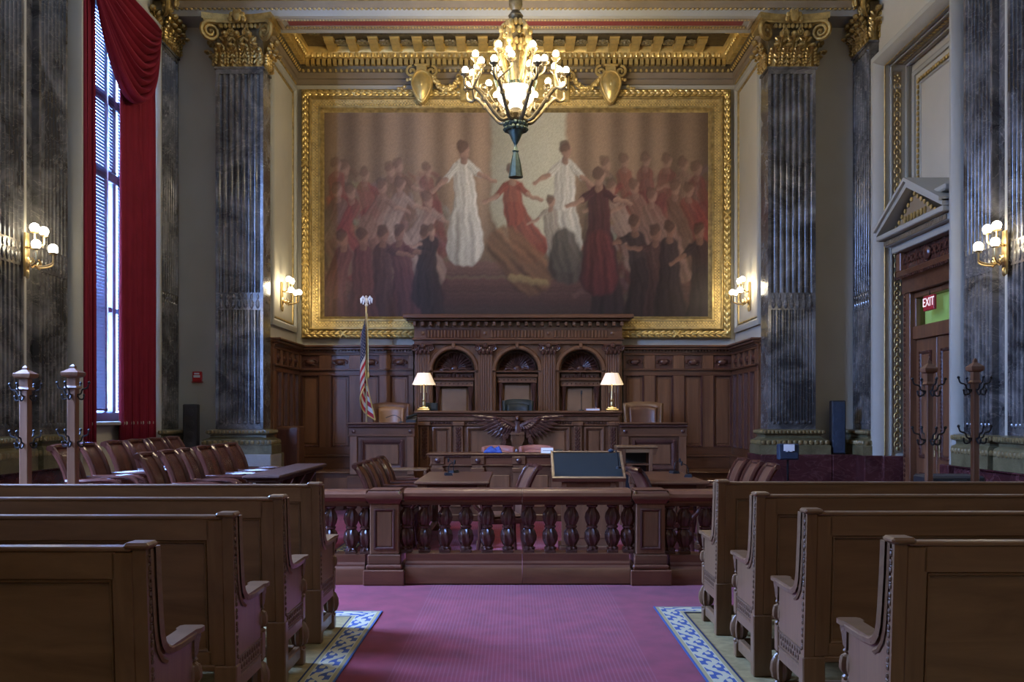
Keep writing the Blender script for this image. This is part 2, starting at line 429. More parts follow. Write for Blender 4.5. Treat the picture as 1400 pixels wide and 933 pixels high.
# ---- entablature over the opening
t = empty_struct('trim_1', (0, PF, 7.49))
M().box(-SW, SW, PF, EY+.2, 7.49, 9).build('beam', 'pale', t, world=True)
M().box(-SW, SW, PF-.02, PF, 7.60, 7.71).build('fascia', 'tan', t, world=True)
m = M().sweep([(SW, PF), (-SW, PF)], [(0, 7.71), (.03, 7.72), (.06, 7.76), (.07, 7.84), (.12, 7.87), (.12, 8.6), (0, 8.6)], U=(1, 0, 0), V=(0, 1, 0))
m = M().prism([(PF, 7.71), (PF-.03, 7.72), (PF-.06, 7.76), (PF-.07, 7.84), (PF-.12, 7.87), (PF-.12, 7.95), (PF, 7.95)], 'x', -SW, SW)
m.build('crown_moulding', 'gold2', t, world=True)
m = M(); n = 150
for i in range(n): m.ball((-SW+(i+.5)*2*SW/n, PF-.015, 7.592), .026, .02, .02, 6, 4)
m.build('bead_row', 'gold2', t, world=True, kind='stuff')
m = M(); n = 96
for i in range(n):
    x = -SW+(i+.5)*2*SW/n; m.ball((x, PF-.075, 7.80), .04, .03, .05, 6, 4)
m.build('leaf_row', 'gold', t, world=True, kind='stuff')
M().box(-3.45, 3.45, 13.79, 13.965, 7.482, 7.5).build('soffit_panel', 'red', t, world=True)
def rectframe(m, x0, x1, z0, z1, prof, **k): return m.sweep([(x0, z0), (x1, z0), (x1, z1), (x0, z1)], prof, closed=True, **k)
m = M().sweep([(-3.60, 13.735), (3.60, 13.735), (3.60, 14.10), (-3.60, 14.10)], [(0, 0), (0, .02), (.02, .03), (.05, .02), (.06, 0)], O=(0, 0, 7.49), N=(0, 0, -1), closed=True)
m.box(-3.5, 3.5, 13.97, 14.08, 7.478, 7.49)
m.build('soffit_border', 'tan', t, world=True)
m = M()
for i in range(150): m.ball((-3.5+7*i/149, 14.02, 7.476), .022, .035, .014, 6, 4)
for i in range(150): m.ball((-3.5+7*i/149, 13.745, 7.47), .018, .014, .014, 6, 4)
m.build('soffit_bead_row', 'gold2', t, world=True, kind='stuff')

# ---- recess cornice: back wall and both returns
t = empty_struct('trim_2', (0, RY, 7.3))
path = [(RX, PB), (RX, RY), (-RX, RY), (-RX, PB)]
def corn(prof, mm, name): M().sweep(path, prof).build(name, mm, t, world=True)
corn([(0, 7.30), (.03, 7.31), (.03, 7.39), (.06, 7.40), (.06, 7.50), (0, 7.50)], 'tan', 'architrave')
corn([(0, 7.50), (.07, 7.50), (.10, 7.53), (.12, 7.57), (.12, 7.70), (0, 7.70)], 'bronze_and_shade', 'bed_moulding')  # dark colour puts the shade between the dentils into the moulding
corn([(0, 7.70), (.18, 7.70), (.21, 7.72), (.26, 7.77), (.27, 7.785), (.27, 7.88), (0, 7.88)], 'gold', 'ovolo')
corn([(0, 7.875), (.76, 7.875), (.76, 7.95), (.80, 7.97), (.84, 8.05), (0, 8.05)], 'bronze_and_shade', 'corona')  # shade of the coffers put into the soffit's dark colour
m = M(); dn = M(); eg = M(); lf = M()
runs = [((-RX, RY), (1, 0), (0, -1), 2*RX), ((RX, RY), (0, -1), (-1, 0), RY-PB), ((-RX, PB), (0, 1), (1, 0), RY-PB)]
def onrun(r, s, out): o, d, n, L = r; return (o[0]+d[0]*s+n[0]*out, o[1]+d[1]*s+n[1]*out)
def runbox(m, r, s0, s1, o0, o1, z0, z1, c=0):
    a, b = onrun(r, s0, o0), onrun(r, s1, o1); m.box(a[0], b[0], a[1], b[1], z0, z1, c)
for r in runs:
    L = r[3]; n = round(L/.095)
    for i in range(n):
        s = (i+.5)*L/n
        if .2 < s < L-.2: runbox(dn, r, s-.03, s+.03, .10, .2, 7.59, 7.695)
        if .27 < s < L-.27:
            q = onrun(r, s, .235); eg.ball((q[0], q[1], 7.745), .034, .034, .05, 8, 5)
        q = onrun(r, s, .085)
        if .08 < s < L-.08: lf.ball((q[0], q[1], 7.535), .03, .03, .04, 6, 4)
dn.build('dentil_row', 'gold', t, world=True, kind='stuff'); eg.build('egg_row', 'gold', t, world=True, kind='stuff'); lf.build('leaf_row', 'gold', t, world=True, kind='stuff')
# modillion brackets and the rosettes between them
mb = M().prism([(0, .09), (.40, .09), (.40, .045), (.34, .02), (.22, .03), (.12, .0), (0, -.005)], 'x', -.075, .075)
mb.box(-.085, .085, 0, .42, .075, .095)
mod = None; ros = None
rm = M(); rm.ball((0, 0, 0), .035, .035, .03, 8, 5)
for k in range(8):
    a = 2*PI*k/8; rm.ball((.075*math.cos(a), .075*math.sin(a), 0), .045, .045, .025, 6, 4)
for r in runs:
    L = r[3]; n = 18 if L > 3 else 4
    rz = math.atan2(-r[2][0], r[2][1])
    step = .37; s0 = L/2-step*(n-1)/2
    for i in range(n):
        s = s0+i*step
        if L < 3 and (s < .1 or s > L-.85) and r is runs[2] or L < 3 and r is runs[1] and s < .85: continue
        a = onrun(r, s, .27); loc = (a[0], a[1]-RY, 7.785-7.3)
        if mod is None: mod = mb.build('modillion', 'gold', t); mod.location = loc; mod.rotation_euler = (0, 0, rz)
        else: part('modillion', mod, t, loc, (0, 0, rz))
        if i < n-1:
            a = onrun(r, s+step/2, .50); loc = (a[0], a[1]-RY, 7.85-7.3)
            if ros is None: ros = rm.build('rosette', 'rope', t); ros.location = loc
            else: part('rosette', ros, t, loc)

# ---- cream panels on the recess side walls, with gilt line
for sg, k in ((-1, 3), (1, 4)):
    t = empty_struct('trim_%d' % k, (sg*RX, 15.1, 2.76))
    kw = dict(O=(sg*RX, 0, 0), U=(0, 1, 0), V=(0, 0, 1), N=(-sg, 0, 0))
    M().sweep([(14.25, 2.95), (15.86, 2.95), (15.86, 7.22), (14.25, 7.22)], [(0, 0), (0, .05), (.03, .06), (.08, .06), (.11, .03), (.12, 0)], closed=True, **kw).build('panel_frame', 'pale', t, world=True)
    M().sweep([(14.38, 3.08), (15.73, 3.08), (15.73, 7.09), (14.38, 7.09)], [(0, 0), (0, .025), (.025, .02), (.03, 0)], closed=True, **kw).build('gilt_line', 'gold2', t, world=True)
    m = M()
    for i in range(20): m.ball((sg*(RX-.03), 14.3+i*.08, 7.27), .02, .03, .03, 6, 4)
    m.build('bead_row', 'gold2', t, world=True, kind='stuff')

# ---- dado of dark red marble round the side walls, with the door bay left out
t = empty_struct('baseboard_right', (SW, 9, 0))
m = M().box(5.12, SW, -4, 10.69, 0, .93, .01).box(5.08, SW, -4, 10.69, .93, DADO, .005)
m.build('marble_slab', 'redm', t, world=True)
M().box(5.06, SW, 10.70, 10.92, 0, DADO, .01).build('marble_slab', 'redm', t, world=True)
for y0, y1 in ((13.10, 13.43),):
    M().box(5.0, SW, y0, y1, 0, DADO, .01).build('marble_slab', 'redm', t, world=True)
M().box(4.66, SW, 13.44, EY, 0, DADO, .01).build('marble_slab', 'redm', t, world=True)
M().box(3.60, 4.655, 13.44, EY, 0, DADO, .01).build('marble_slab', 'redm', t, world=True)
M().box(3.60, RX, EY+.005, PB+.02, 0, DADO, .01).build('marble_slab', 'redm', t, world=True)
M().box(5.24, 5.68, 13.02, 13.1, 0, DADO, .01).build('marble_slab', 'redm', t, world=True)
t = empty_struct('baseboard_left', (-SW, 9, 0))
M().box(-5.12, -SW, -4, 10.7, 0, .93, .01).box(-5.08, -SW, -4, 10.7, .93, DADO, .005).build('marble_slab', 'redm', t, world=True)
M().box(-5.0, -SW, 13.3, EY, 0, DADO, .01).build('marble_slab', 'redm', t, world=True)
M().box(-4.655, -3.60, 13.44, EY, 0, DADO, .01).build('marble_slab', 'white', t, world=True)
M().box(-3.60, -RX, EY+.005, PB+.02, 0, DADO, .01).build('marble_slab', 'verde', t, world=True)

# ================================================================ COLUMNS (fluted marble pilasters)
def leaf_pts(w, h, curl, nu=6, nv=8):
    def fn(u, v):
        a = (u-.5)*2
        wd = w*.5*(.75+.35*math.sin(v*PI*.9))*(1-.25*abs(math.sin(v*PI*3.5)))*(1 if v < .8 else 1-(v-.8)*2.2)
        z = h*min(v, .9)*(1-.0*v); y = -.015-.02*math.cos(a*PI)*.5-curl*max(0, v-.55)**1.6*2.6
        if v > .85: z -= (v-.85)*h*.9
        return (a*wd, y, z)
    return fn
def acanthus(w, h, curl):
    m = M().grid(leaf_pts(w, h, curl), 6, 10)
    for i in range(5):
        v = .16+.15*i; q = (-.03-curl*max(0, v-.55)**1.6*2.6)
        for sg in (-1, 1):
            m.mx = Matrix.Translation((sg*w*(.40-.02*i), q, h*v)) @ Matrix.Rotation(sg*.75, 4, 'Y')
            m.ball((0, -.012, 0), w*.13, .030, h*.10, 7, 5)
        m.mx = None
    m.ball((0, -.05-curl*.5, h*.88), w*.26, .05, h*.09, 8, 5)
    m.tube([(0, -.035-curl*max(0, v-.55)**1.6*2.6, h*min(v, .9)-(max(0, v-.85)*h*.9)) for v in [i/8 for i in range(8)]], .012, 5)
    return m
def spiral(cx, cz, r0, turns, sgn=1, n=26):
    out = []
    for i in range(n+1):
        f = i/n; r = r0*(1-f*.86); a = PI/2-sgn*2*PI*turns*f; out.append((cx+r*math.cos(a), cz+r*math.sin(a)))
    return out
LEAVES = {}
def capital(parent, w, dep, z0, h):
    """composite capital on a pilaster facing local -y, its shaft w wide and dep deep"""
    k = empty_part('capital', parent, (0, 0, z0))
    M().prism([(-w/2, 0), (w/2, 0), (w/2, dep), (-w/2, dep)], 'z', 0, h*.8).build('bell', 'bronze_and_shade', k)  # dark core: shade of the gaps between leaves put into its colour
    # abacus with incurved sides
    e = .16; ab = []
    n = 10
    for i in range(n+1):
        u = -1+2*i/n; ab.append((u*(w/2+e), -e+.10*(1-u*u)))
    ab += [(w/2+e, dep), (-w/2-e, dep)]
    m = M().prism(ab, 'z', h*.88, h); m.prism([(x*.95, y*.9 if y < 0 else y) for x, y in ab], 'z', h*.83, h*.885)
    m.build('abacus', 'gold3', k)
    m = M()
    for i in range(9): m.ball((-w*.36+w*.72*i/8, -.05, h*.78), .035, .03, .04, 6, 4)
    m.build('egg_row', 'gold3', k, kind='stuff')
    key = round(w, 2)
    def lf(name, ww, hh, cu, loc, rz=0):
        kk = (key, name)
        if kk not in LEAVES: LEAVES[kk] = acanthus(ww, hh, cu).build('acanthus_leaf', 'gold3', k); LEAVES[kk].location = loc; LEAVES[kk].rotation_euler = (0, 0, rz)
        else: part('acanthus_leaf', LEAVES[kk], k, loc, (0, 0, rz))
    lw = w/4
    for i in range(4): lf('low', lw*1.05, h*.40, .22, (-w/2+lw*(i+.5), 0, 0))
    for i in range(3): lf('up', lw*1.1, h*.66, .20, (-w/2+lw*(i+1), .01, 0))
    for sg in (-1, 1):
        ns = max(1, int(dep/.2))
        for i in range(ns): lf('low', lw*1.05, h*.40, .22, (sg*w/2, dep*(i+.5)/ns, 0), sg*PI/2)
        lf('up', lw*1.1, h*.66, .20, (sg*w/2, dep*.5, 0), sg*PI/2)
    # corner volutes and the crest
    for sg in (-1, 1):
        m = M(); rr = .15; pts = spiral(0, 0, rr, 2.1)
        q = [(-.26, -.12), (-.2, .06), (-.1, rr*.98)]+pts
        m.tube([(a, 0, b) for a, b in q], [.030]*3+[.034*(1-.5*i/len(pts)) for i in range(len(pts))], 6)
        m.ball((0, 0, 0), .035, .05, .035, 8, 5)
        o = m.build('volute', 'gold3', k); o.location = (sg*(w/2+.05), -.08, h*.66)
        o.rotation_euler = (0, 0, -PI/5 if sg > 0 else PI+PI/5)
        m = M().tube([(sg*a, -.05, b) for a, b in [(.04, h*.35), (.06, h*.55)]+[(.10+p[0]*.5, h*.66+p[1]*.5) for p in spiral(0, 0, .13, 1.6, 1, 16)]], .016, 5)
        m.build('helix', 'gold3', k)
    m = M().ball((0, -.13, h*.93), .07, .05, .09, 8, 6)
    for i in range(6):
        a = PI*i/5; m.ball((.10*math.cos(a), -.12, h*.88+.11*math.sin(a)), .04, .03, .045, 6, 4)
    m.build('crest_flower', 'gold3', k)
def empty_part(name, parent, loc=(0, 0, 0)):
    o = bpy.data.objects.new(name, None); C.objects.link(o); o.parent = parent; o.location = loc; o.empty_display_size = .05; return o
def flutes(w, dep, n, conv, mg=.035, ns=5):
    pts = [(-w/2, dep), (-w/2, 0)]; p = (w-2*mg)/n; r = p*.38
    for i in range(n):
        cx = -w/2+mg+p*(i+.5)
        for j in range(ns+1):
            a = PI*j/ns
            y = r*math.sin(a)*(.95 if not conv else 1)
            if conv: y = .008+r*.9-r*.85*math.sin(a) if 0 < j < ns else 0
            pts.append((cx-r*math.cos(a), y))
    pts += [(w/2, 0), (w/2, dep)]; return pts
def column(name, label, loc, rz, w, dep, ztop, capz, nfl=7, group=None, capital_on=True, wrap=.17):
    t = thing(name, label, 'column', (loc[0], loc[1], DADO), rz, group); b = -DADO
    # base
    pr = [(.17, .95), (.17, 1.08), (.15, 1.09), (.15, 1.16), (.09, 1.18), (.06, 1.20), (.06, 1.235), (.10, 1.25), (.105, 1.28), (.10, 1.305), (.04, 1.315), (0, 1.32)]
    pth = [(w/2, dep), (w/2, 0), (-w/2, 0), (-w/2, dep)]
    pr = [(min(o, wrap), z+b) for o, z in pr]
    m = M().sweep(pth, [(0, b+.95)]+pr); m.mx = None
    m.build('base', 'verde', t)
    m = M()
    for o, z, r, s in ((min(wrap, .155), 1.125, .036, .075), (min(wrap, .105), 1.28, .028, .055)):
        n = int((w+2*o)/s)
        for i in range(n): m.ball((-w/2-o+(i+.5)*(w+2*o)/n, -o, z+b), s*.42, .022, r, 6, 4)
        for sg in (-1, 1):
            n2 = max(1, int((dep+o)/s))
            for i in range(n2): m.ball((sg*(w/2+o), -o+(i+.5)*(dep+o)/n2, z+b), .022, s*.42, r, 6, 4)
    m.build('rope_moulding', 'rope', t, kind='stuff')
    box = [(-w/2, dep), (-w/2, 0), (w/2, 0), (w/2, dep)]
    m = M().prism(box, 'z', b+1.32, b+1.40).prism(flutes(w, dep, nfl, True), 'z', b+1.40, 3.10+b)
    m.prism(box, 'z', 3.10+b, 3.36+b).prism(flutes(w, dep, nfl, False), 'z', 3.36+b, ztop-.10+b).prism(box, 'z', ztop-.10+b, ztop+b)
    m.prism([(-w/2-.02, dep), (-w/2-.02, -.02), (w/2+.02, -.02), (w/2+.02, dep)], 'z', ztop-.03+b, ztop+b)
    m.build('shaft', 'grey', t, ang=50)
    m = M(); p = (w-.07)/nfl
    for i in range(nfl):
        cx = -w/2+.035+p*(i+.5)
        m.ball((cx, 0, 3.19+b), p*.36, .016, .07, 8, 5); m.ball((cx, 0, 3.30+b), p*.25, .013, .045, 6, 4)
        m.ball((cx, .0, 1.42+b), p*.34, .012, .03, 6, 4)
    m.build('husk_band', 'grey', t, kind='stuff')
    if capital_on: capital(t, w, dep, ztop+b, capz-ztop)
    return t
PW = .71; PX = 4.125
column('marble_pier', 'grey fluted marble pier with gilt capital left of the mural', (-PX, PF, 0), 0, PW, EY-PF-.005, 6.73, 7.49)
column('marble_pier', 'grey fluted marble pier with gilt capital right of the mural', (PX, PF, 0), 0, PW, EY-PF-.005, 6.73, 7.49)
column('wall_pilaster', 'grey marble pilaster in the corner between the window and the left end wall', (-5.17, 13.68, 0), PI/2, .68, .13, 7.0, 7.72)
column('wall_pilaster', 'grey marble pilaster in the corner between the door bay and the right end wall', (5.17, 13.68, 0), -PI/2, .68, .13, 7.0, 7.72)
for sg, rz, sd, nxt in ((-1, PI/2, 'left', 'curtained window'), (1, -PI/2, 'right', 'door bay')):
    column('wall_pilaster', 'grey marble pilaster on the %s wall beside the %s, behind the globe sconce' % (sd, nxt), (sg*5.17, 10.235, 0), rz, .63, .13, 7.0, 7.72, wrap=.1)
    column('wall_pilaster', 'grey marble pilaster at the very %s edge of the photo, nearer than the sconce' % sd, (sg*5.17, 9.295, 0), rz, .63, .13, 7.0, 7.72, wrap=.1)
    t = empty_struct('trim_%d' % (5 if sg < 0 else 6), (sg*5.25, 9.765, DADO))
    M().box(sg*5.24, sg*SW, 9.68, 9.915, DADO, 9).build('marble_strip', 'grey', t, world=True)
    M().box(sg*5.17, sg*SW, 9.615, 9.675, DADO, 9, .012).build('ridge_moulding', 'cream', t, world=True)
# ================================================================ WINDOW BAY (left)
def bay_frame(name, sg, y0, y1, z0, z1, loc, bottom):
    t = empty_struct(name, loc)
    kw = dict(O=(sg*SW, 0, 0), U=(0, 1, 0), V=(0, 0, 1), N=(-sg, 0, 0))
    q = [(y0, z0), (y0, z1), (y1, z1), (y1, z0)]
    M().sweep(q, [(0, 0), (0, .06), (.02, .12), (.06, .165), (.12, .17), (.16, .14), (.18, .10), (.18, 0)], **kw).build('moulding', 'pale', t, world=True)
    M().sweep(q, [(-.002, 0), (-.002, .06), (-.03, .055), (-.035, 0)], **kw).build('gilt_bead', 'gold2', t, world=True)
    return t
wt = empty_struct('window_1', (-5.65, 12.07, WZ0))
y0, y1 = WINDOWS[0]
kw = dict(O=(-SW, 0, 0), U=(0, 1, 0), V=(0, 0, 1), N=(1, 0, 0))
q = [(y0+.0, DADO), (y0, WZ1), (y1, WZ1), (y1, DADO)]
M().sweep(q, [(0, 0), (0, .05), (.02, .10), (.06, .15), (.10, .15), (.13, .11), (.14, 0)], **kw).build('moulding', 'pale', wt, world=True)
M().sweep(q, [(-.03, 0), (-.03, .05), (-.002, .06), (0, 0)], **kw).build('gilt_bead', 'gold2', wt, world=True)
fx = -5.66
def wbar(name, a, b, c, d, dx=.05): return M().box(fx-dx, fx+dx, a, b, c, d, .01).build(name, 'wframe', wt, world=True)
wbar('frame', y0, y0+.1, WZ0, WZ1); wbar('frame', y1-.1, y1, WZ0, WZ1); wbar('frame', y0, y1, WZ1-.1, WZ1); wbar('frame', y0, y1, WZ0, WZ0+.12)
mid = 12.50
for yy in (11.55, mid, 12.77): wbar('mullion', yy-.05, yy+.05, WZ0+.12, WZ1-.1, .06)
for zz in (5.86, 4.82): wbar('transom', y0+.1, y1-.1, zz-.07, zz+.07, .07)
wbar('meeting_rail', y0+.1, y1-.1, 2.95, 3.03, .04)
for a, b in ((y0+.1, 11.5), (11.6, mid-.05), (mid+.05, 12.72), (12.82, y1-.1)):
    for c, d in ((WZ0+.12, 2.95), (3.03, 4.75), (4.89, 5.79), (5.93, WZ1-.1)):
        M().box(fx-.005, fx+.003, a, b, c, d).build('pane', 'glass', wt, world=True)
M().box(-5.6, -5.18, y0+.02, y1-.02, WZ0-.05, WZ0, .01).build('sill', 'pale', wt, world=True)
for i, (a, b, c) in enumerate(((11.61, mid-.055, 1.62), (mid+.055, 12.715, 4.9), (y0+.105, 11.495, 1.62), (12.825, y1-.105, 1.62))):
    top = 6.98; m = M(); n = int((top-c)/.045)
    for k in range(n):
        z = top-k*.045; m.add([(fx+.07, a, z), (fx+.085, a, z-.049), (fx+.085, b, z-.049), (fx+.07, b, z)], [(0, 1, 2, 3)])
    m.build('blind', 'blind', wt, world=True, kind='stuff')
    M().box(fx+.07, fx+.11, a, b, c-.03, c).build('blind_rail', 'blind', wt, world=True)
m = M().tube([(fx+.12, 12.42, 6.9), (fx+.12, 12.42, 1.7)], .008, 5); m.build('blind_cord', 'paper', wt, world=True)
for k, (a, b) in enumerate(WINDOWS[1:]):        # the two windows that light the pews, outside the view
    wt2 = empty_struct('window_%d' % (k+2), (-5.65, (a+b)/2, WZ0))
    m = M().box(fx-.05, fx+.05, a, a+.08, WZ0, WZ1).box(fx-.05, fx+.05, b-.08, b, WZ0, WZ1).box(fx-.05, fx+.05, a, b, WZ0, WZ0+.1).box(fx-.05, fx+.05, a, b, WZ1-.1, WZ1).box(fx-.05, fx+.05, a, b, 4.8, 4.95).box(fx-.05, fx+.05, (a+b)/2-.05, (a+b)/2+.05, WZ0, WZ1)
    m.build('frame', 'wframe', wt2, world=True)
    for q0, q1 in ((a+.08, (a+b)/2-.05), ((a+b)/2+.05, b-.08)):
        for z0_, z1_ in ((WZ0+.1, 4.8), (4.95, WZ1-.1)): M().box(fx-.005, fx+.003, q0, q1, z0_, z1_).build('pane', 'glass', wt2, world=True)
# curtains
cx = -5.20
def drape(ya, yb, za, zb, folds, amp, sway=0.0):
    def fn(u, v):
        y = ya+(yb-ya)*u+sway*v*(1 if u < .5 else .3)
        a = amp*(.55+.45*v)
        return (cx+a*math.sin(u*folds*2*PI+.5*math.sin(v*3))+.012*math.sin(u*41), y+.02*math.sin(u*folds*4*PI), za+(zb-za)*v)
    return M().grid(fn, folds*12, 14)
ct = thing('window_curtain', 'tall crimson swagged curtain hanging at the window of the left wall', 'curtain', (cx, 12.07, 1.0))
for a, b, f in ((10.96, 11.27, 4), (12.0, 13.18, 11)):
    o = drape(a, b, 7.02, 1.02, f, .045).build('drape', 'velvet', ct, world=True, ang=80)
    sm = o.modifiers.new('cloth', 'SOLIDIFY'); sm.thickness = .006
# swag: scalloped folds hanging between the two top corners
A0, A1 = 10.98, 13.16
def swag(u, v):
    # u along the span, v from top edge to lower edge
    sag = .12+1.28*v
    c = (1-(2*u-1)**2)
    c = c**.8
    y = A0+(A1-A0)*(.5+(u-.5)*(1-.06*v))
    z = 7.05-.10*v*(abs(2*u-1)**3)*2.0-sag*c
    fold = math.sin(v*11*2*PI)
    return (cx+.10+.085*c*fold+.10*c*(1-.3*v), y, z+.012*c*math.cos(v*11*2*PI))
o = M().grid(swag, 36, 80).build('swag', 'velvet', ct, world=True, ang=80)
sm = o.modifiers.new('cloth', 'SOLIDIFY'); sm.thickness = .006
M().box(cx-.05, cx+.08, A0-.02, A1+.02, 7.02, 7.10).build('pelmet_board', 'velvet', ct, world=True)

# ================================================================ DOOR BAY (right)
t = empty_struct('trim_7', (SW, 12, DADO))
kw = dict(O=(SW, 0, 0), U=(0, 1, 0), V=(0, 0, 1), N=(-1, 0, 0))
q = [(BY0, DADO), (BY0, BZ), (BY1, BZ), (BY1, DADO)]
M().sweep(q, [(-.02, 0), (-.02, .03), (.02, .12), (.06, .16), (.12, .165), (.16, .13), (.19, .06), (.19, 0)], **kw).build('moulding', 'pale', t, world=True)
# far jamb and soffit: cream bands with a gilt arabesque strip
M().box(5.40, 5.52, 13.085, 13.1, 1.0, 6.2).build('ornament_strip', 'tan', t, world=True)
M().box(5.38, 5.54, 13.082, 13.1, 6.22, 6.24).box(5.38, 5.54, 13.082, 13.1, 6.46, 6.48).build('ornament_border', 'pale', t, world=True)
M().box(5.40, 5.52, 13.085, 13.1, 6.26, 6.45).build('ornament_strip', 'tan', t, world=True)
M().box(5.40, 5.52, 10.95, 13.05, 6.535, 6.55).build('ornament_strip', 'tan', t, world=True)
m = M(); zz = 1.05; k = 0
while zz < 6.18:
    for sg in (-1, 1):
        m.tube([(5.46+sg*.045*math.cos(a), 13.078, zz+.06+.05*math.sin(a)) for a in [i*PI/5-.6 for i in range(8)]], .008, 4)
    m.ball((5.46, 13.08, zz+.0), .02, .012, .03, 6, 4); m.ball((5.46, 13.08, zz+.06), .015, .012, .015, 6, 4); zz += .135; k += 1
for i in range(5):
    a = 2*PI*i/5; m.ball((5.46+.035*math.cos(a), 13.08, 6.355+.045*math.sin(a)), .02, .012, .02, 6, 4)
for i in range(24): 
    yy = 11+i*.085; m.ball((5.46, yy, 6.53), .035, .03, .012, 6, 4)
m.build('arabesque', 'gold2', t, world=True, kind='stuff')
for x_, w_ in ((5.27, .02), (5.36, .03), (5.58, .04)):
    M().box(x_, x_+w_, 13.07, 13.1, .95, BZ-.02, .006).box(x_, x_+w_, BY0, 13.1, BZ-.03, BZ, .006).build('jamb_moulding', 'pale' if x_ > 5.3 else 'gold2', t, world=True)
kw2 = dict(O=(5.68, 0, 0), U=(0, 1, 0), V=(0, 0, 1), N=(-1, 0, 0))
q2 = [(10.98, 4.3), (10.98, 6.35), (13.0, 6.35), (13.0, 4.3)]
M().sweep([(10.96, .95), (10.96, 6.42), (13.04, 6.42), (13.04, .95)], [(0, 0), (0, .03), (-.03, .045), (-.07, .03), (-.07, 0)], **kw2).build('panel_moulding', 'pale', t, world=True)
m = M()
for y_ in (12.86,):
    zz = 3.9
    while zz < 6.25: m.ball((5.655, y_, zz), .02, .03, .035, 6, 4); zz += .075
yy = 11.1
while yy < 12.86: m.ball((5.655, yy, 6.24), .02, .035, .03, 6, 4); yy += .075
m.build('bead_row', 'gold2', t, world=True, kind='stuff')
M().sweep([(11.12, 3.9), (11.12, 6.20), (12.82, 6.20), (12.82, 3.9)], [(0, 0), (0, .02), (-.02, .02), (-.03, 0)], **kw2).build('panel_moulding', 'pale', t, world=True)

# door with carved head, green transom light and stone pediment
dt = empty_struct('door_1', (5.6, 12.0, 0))
DX = 5.56; d0, d1 = 11.38, 12.62; c0, c1 = 11.16, 12.84
def dbox(name, a, b, c, d, x0=DX-.04, x1=DX+.04, mm='mahz', ch=.008): return M().box(x0, x1, a, b, c, d, ch).build(name, mm, dt, world=True)
for a, b in ((c0, d0), (d1, c1)):
    dbox('casing', a, b, 0, 3.36, 5.44, 5.66)
    m = M(); zz = .2
    while zz < 3.3:
        m.ball((5.435, (a+b)/2+.05, zz), .012, .022, .03, 6, 4); zz += .07
    m.build('carved_bead', 'carve', dt, world=True, kind='stuff')
dbox('lintel', c0, c1, 3.22, 3.50, 5.42, 5.66, 'mah'); dbox('lintel', c0-.06, c1+.06, 3.46, 3.54, 5.36, 5.66, 'mah')
m = M()
for i in range(30): m.box(5.33, 5.37, c0+i*.058, c0+i*.058+.03, 3.42, 3.455)
m.build('dentil_row', 'carve', dt, world=True, kind='stuff')
dbox('transom_bar', d0, d1, 2.57, 2.75, 5.48, 5.64)
dbox('transom_frame', d0, d1, 3.14, 3.22, 5.50, 5.62); dbox('transom_frame', d0, d0+.05, 2.75, 3.14, 5.50, 5.62); dbox('transom_frame', d1-.05, d1, 2.75, 3.14, 5.50, 5.62)
M().box(5.63, 5.672, d0+.05, d1-.05, 2.75, 3.14).build('transom_light', emit('lit_green_transom', (.58, .64, .42), .36), dt, world=True)
M().box(5.56, 5.57, d0+.05, d1-.05, 2.75, 3.14).build('transom_pane', 'green', dt, world=True)
# carved frieze
fz = dbox('carved_frieze', c0+.04, c1-.04, 3.54, 3.80, 5.42, 5.66, 'carve')
m = M()
for i in range(11):
    yy = c0+.14+i*.138
    m.tube([(5.405, yy+.05*math.cos(a)*(1-a*.1), 3.67+.06*math.sin(a)*(1-a*.1)) for a in [k*.6 for k in range(10)]], .014, 5)
    m.ball((5.41, yy+.07, 3.67), .02, .03, .05, 6, 4)
m.ball((5.40, 12.0, 3.67), .04, .09, .10, 8, 6)
m.build('scroll_carving', 'carve', dt, world=True, kind='stuff')
for yy in (c0+.02, c1-.02): M().box(5.36, 5.66, yy-.07, yy+.07, 3.54, 3.80, .01).build('bracket', 'mahz', dt, world=True)
for a, b in ((d0, 11.99), (12.01, d1)):
    lf = dbox('door_leaf', a, b, .01, 2.57, DX-.03, DX+.03)
    for z0_, z1_ in ((.2, .75), (.95, 2.4)):
        ya, yb = a+.13, b-.13
        def sub(nm, m_, mt_, kind=None):
            o = m_.build(nm, mt_, None); o.parent = lf; o.location = (-dt.location.x, -dt.location.y, 0)
            if kind: o['kind'] = kind
            return o
        sub('panel', M().box(DX-.045, DX-.02, ya+.05, yb-.05, z0_+.05, z1_-.05, .012), 'mahp')
        sub('panel_moulding', M().sweep([(ya, z0_), (yb, z0_), (yb, z1_), (ya, z1_)], [(0, 0), (0, .02), (.02, .025), (.04, .01), (.045, 0)], O=(DX-.03, 0, 0), U=(0, 1, 0), V=(0, 0, 1), N=(-1, 0, 0), closed=True), 'carve')
        m = M(); zz = z0_+.03
        while zz < z1_:
            for y_ in (ya+.02, yb-.02): m.ball((DX-.055, y_, zz), .01, .016, .02, 6, 4)
            zz += .05
        sub('carved_bead', m, 'carve', 'stuff')
    hy = 11.93 if a < 11.9 else 12.07
    m = M().box(DX-.045, DX-.03, hy-.025, hy+.025, .98, 1.28, .005).tube([(DX-.04, hy, 1.05), (DX-.09, hy, 1.08), (DX-.09, hy, 1.2), (DX-.04, hy, 1.23)], .011, 6)
    o = m.build('door_handle', 'brass', None); o.parent = lf; o.location = (-dt.location.x, -dt.location.y, 0)
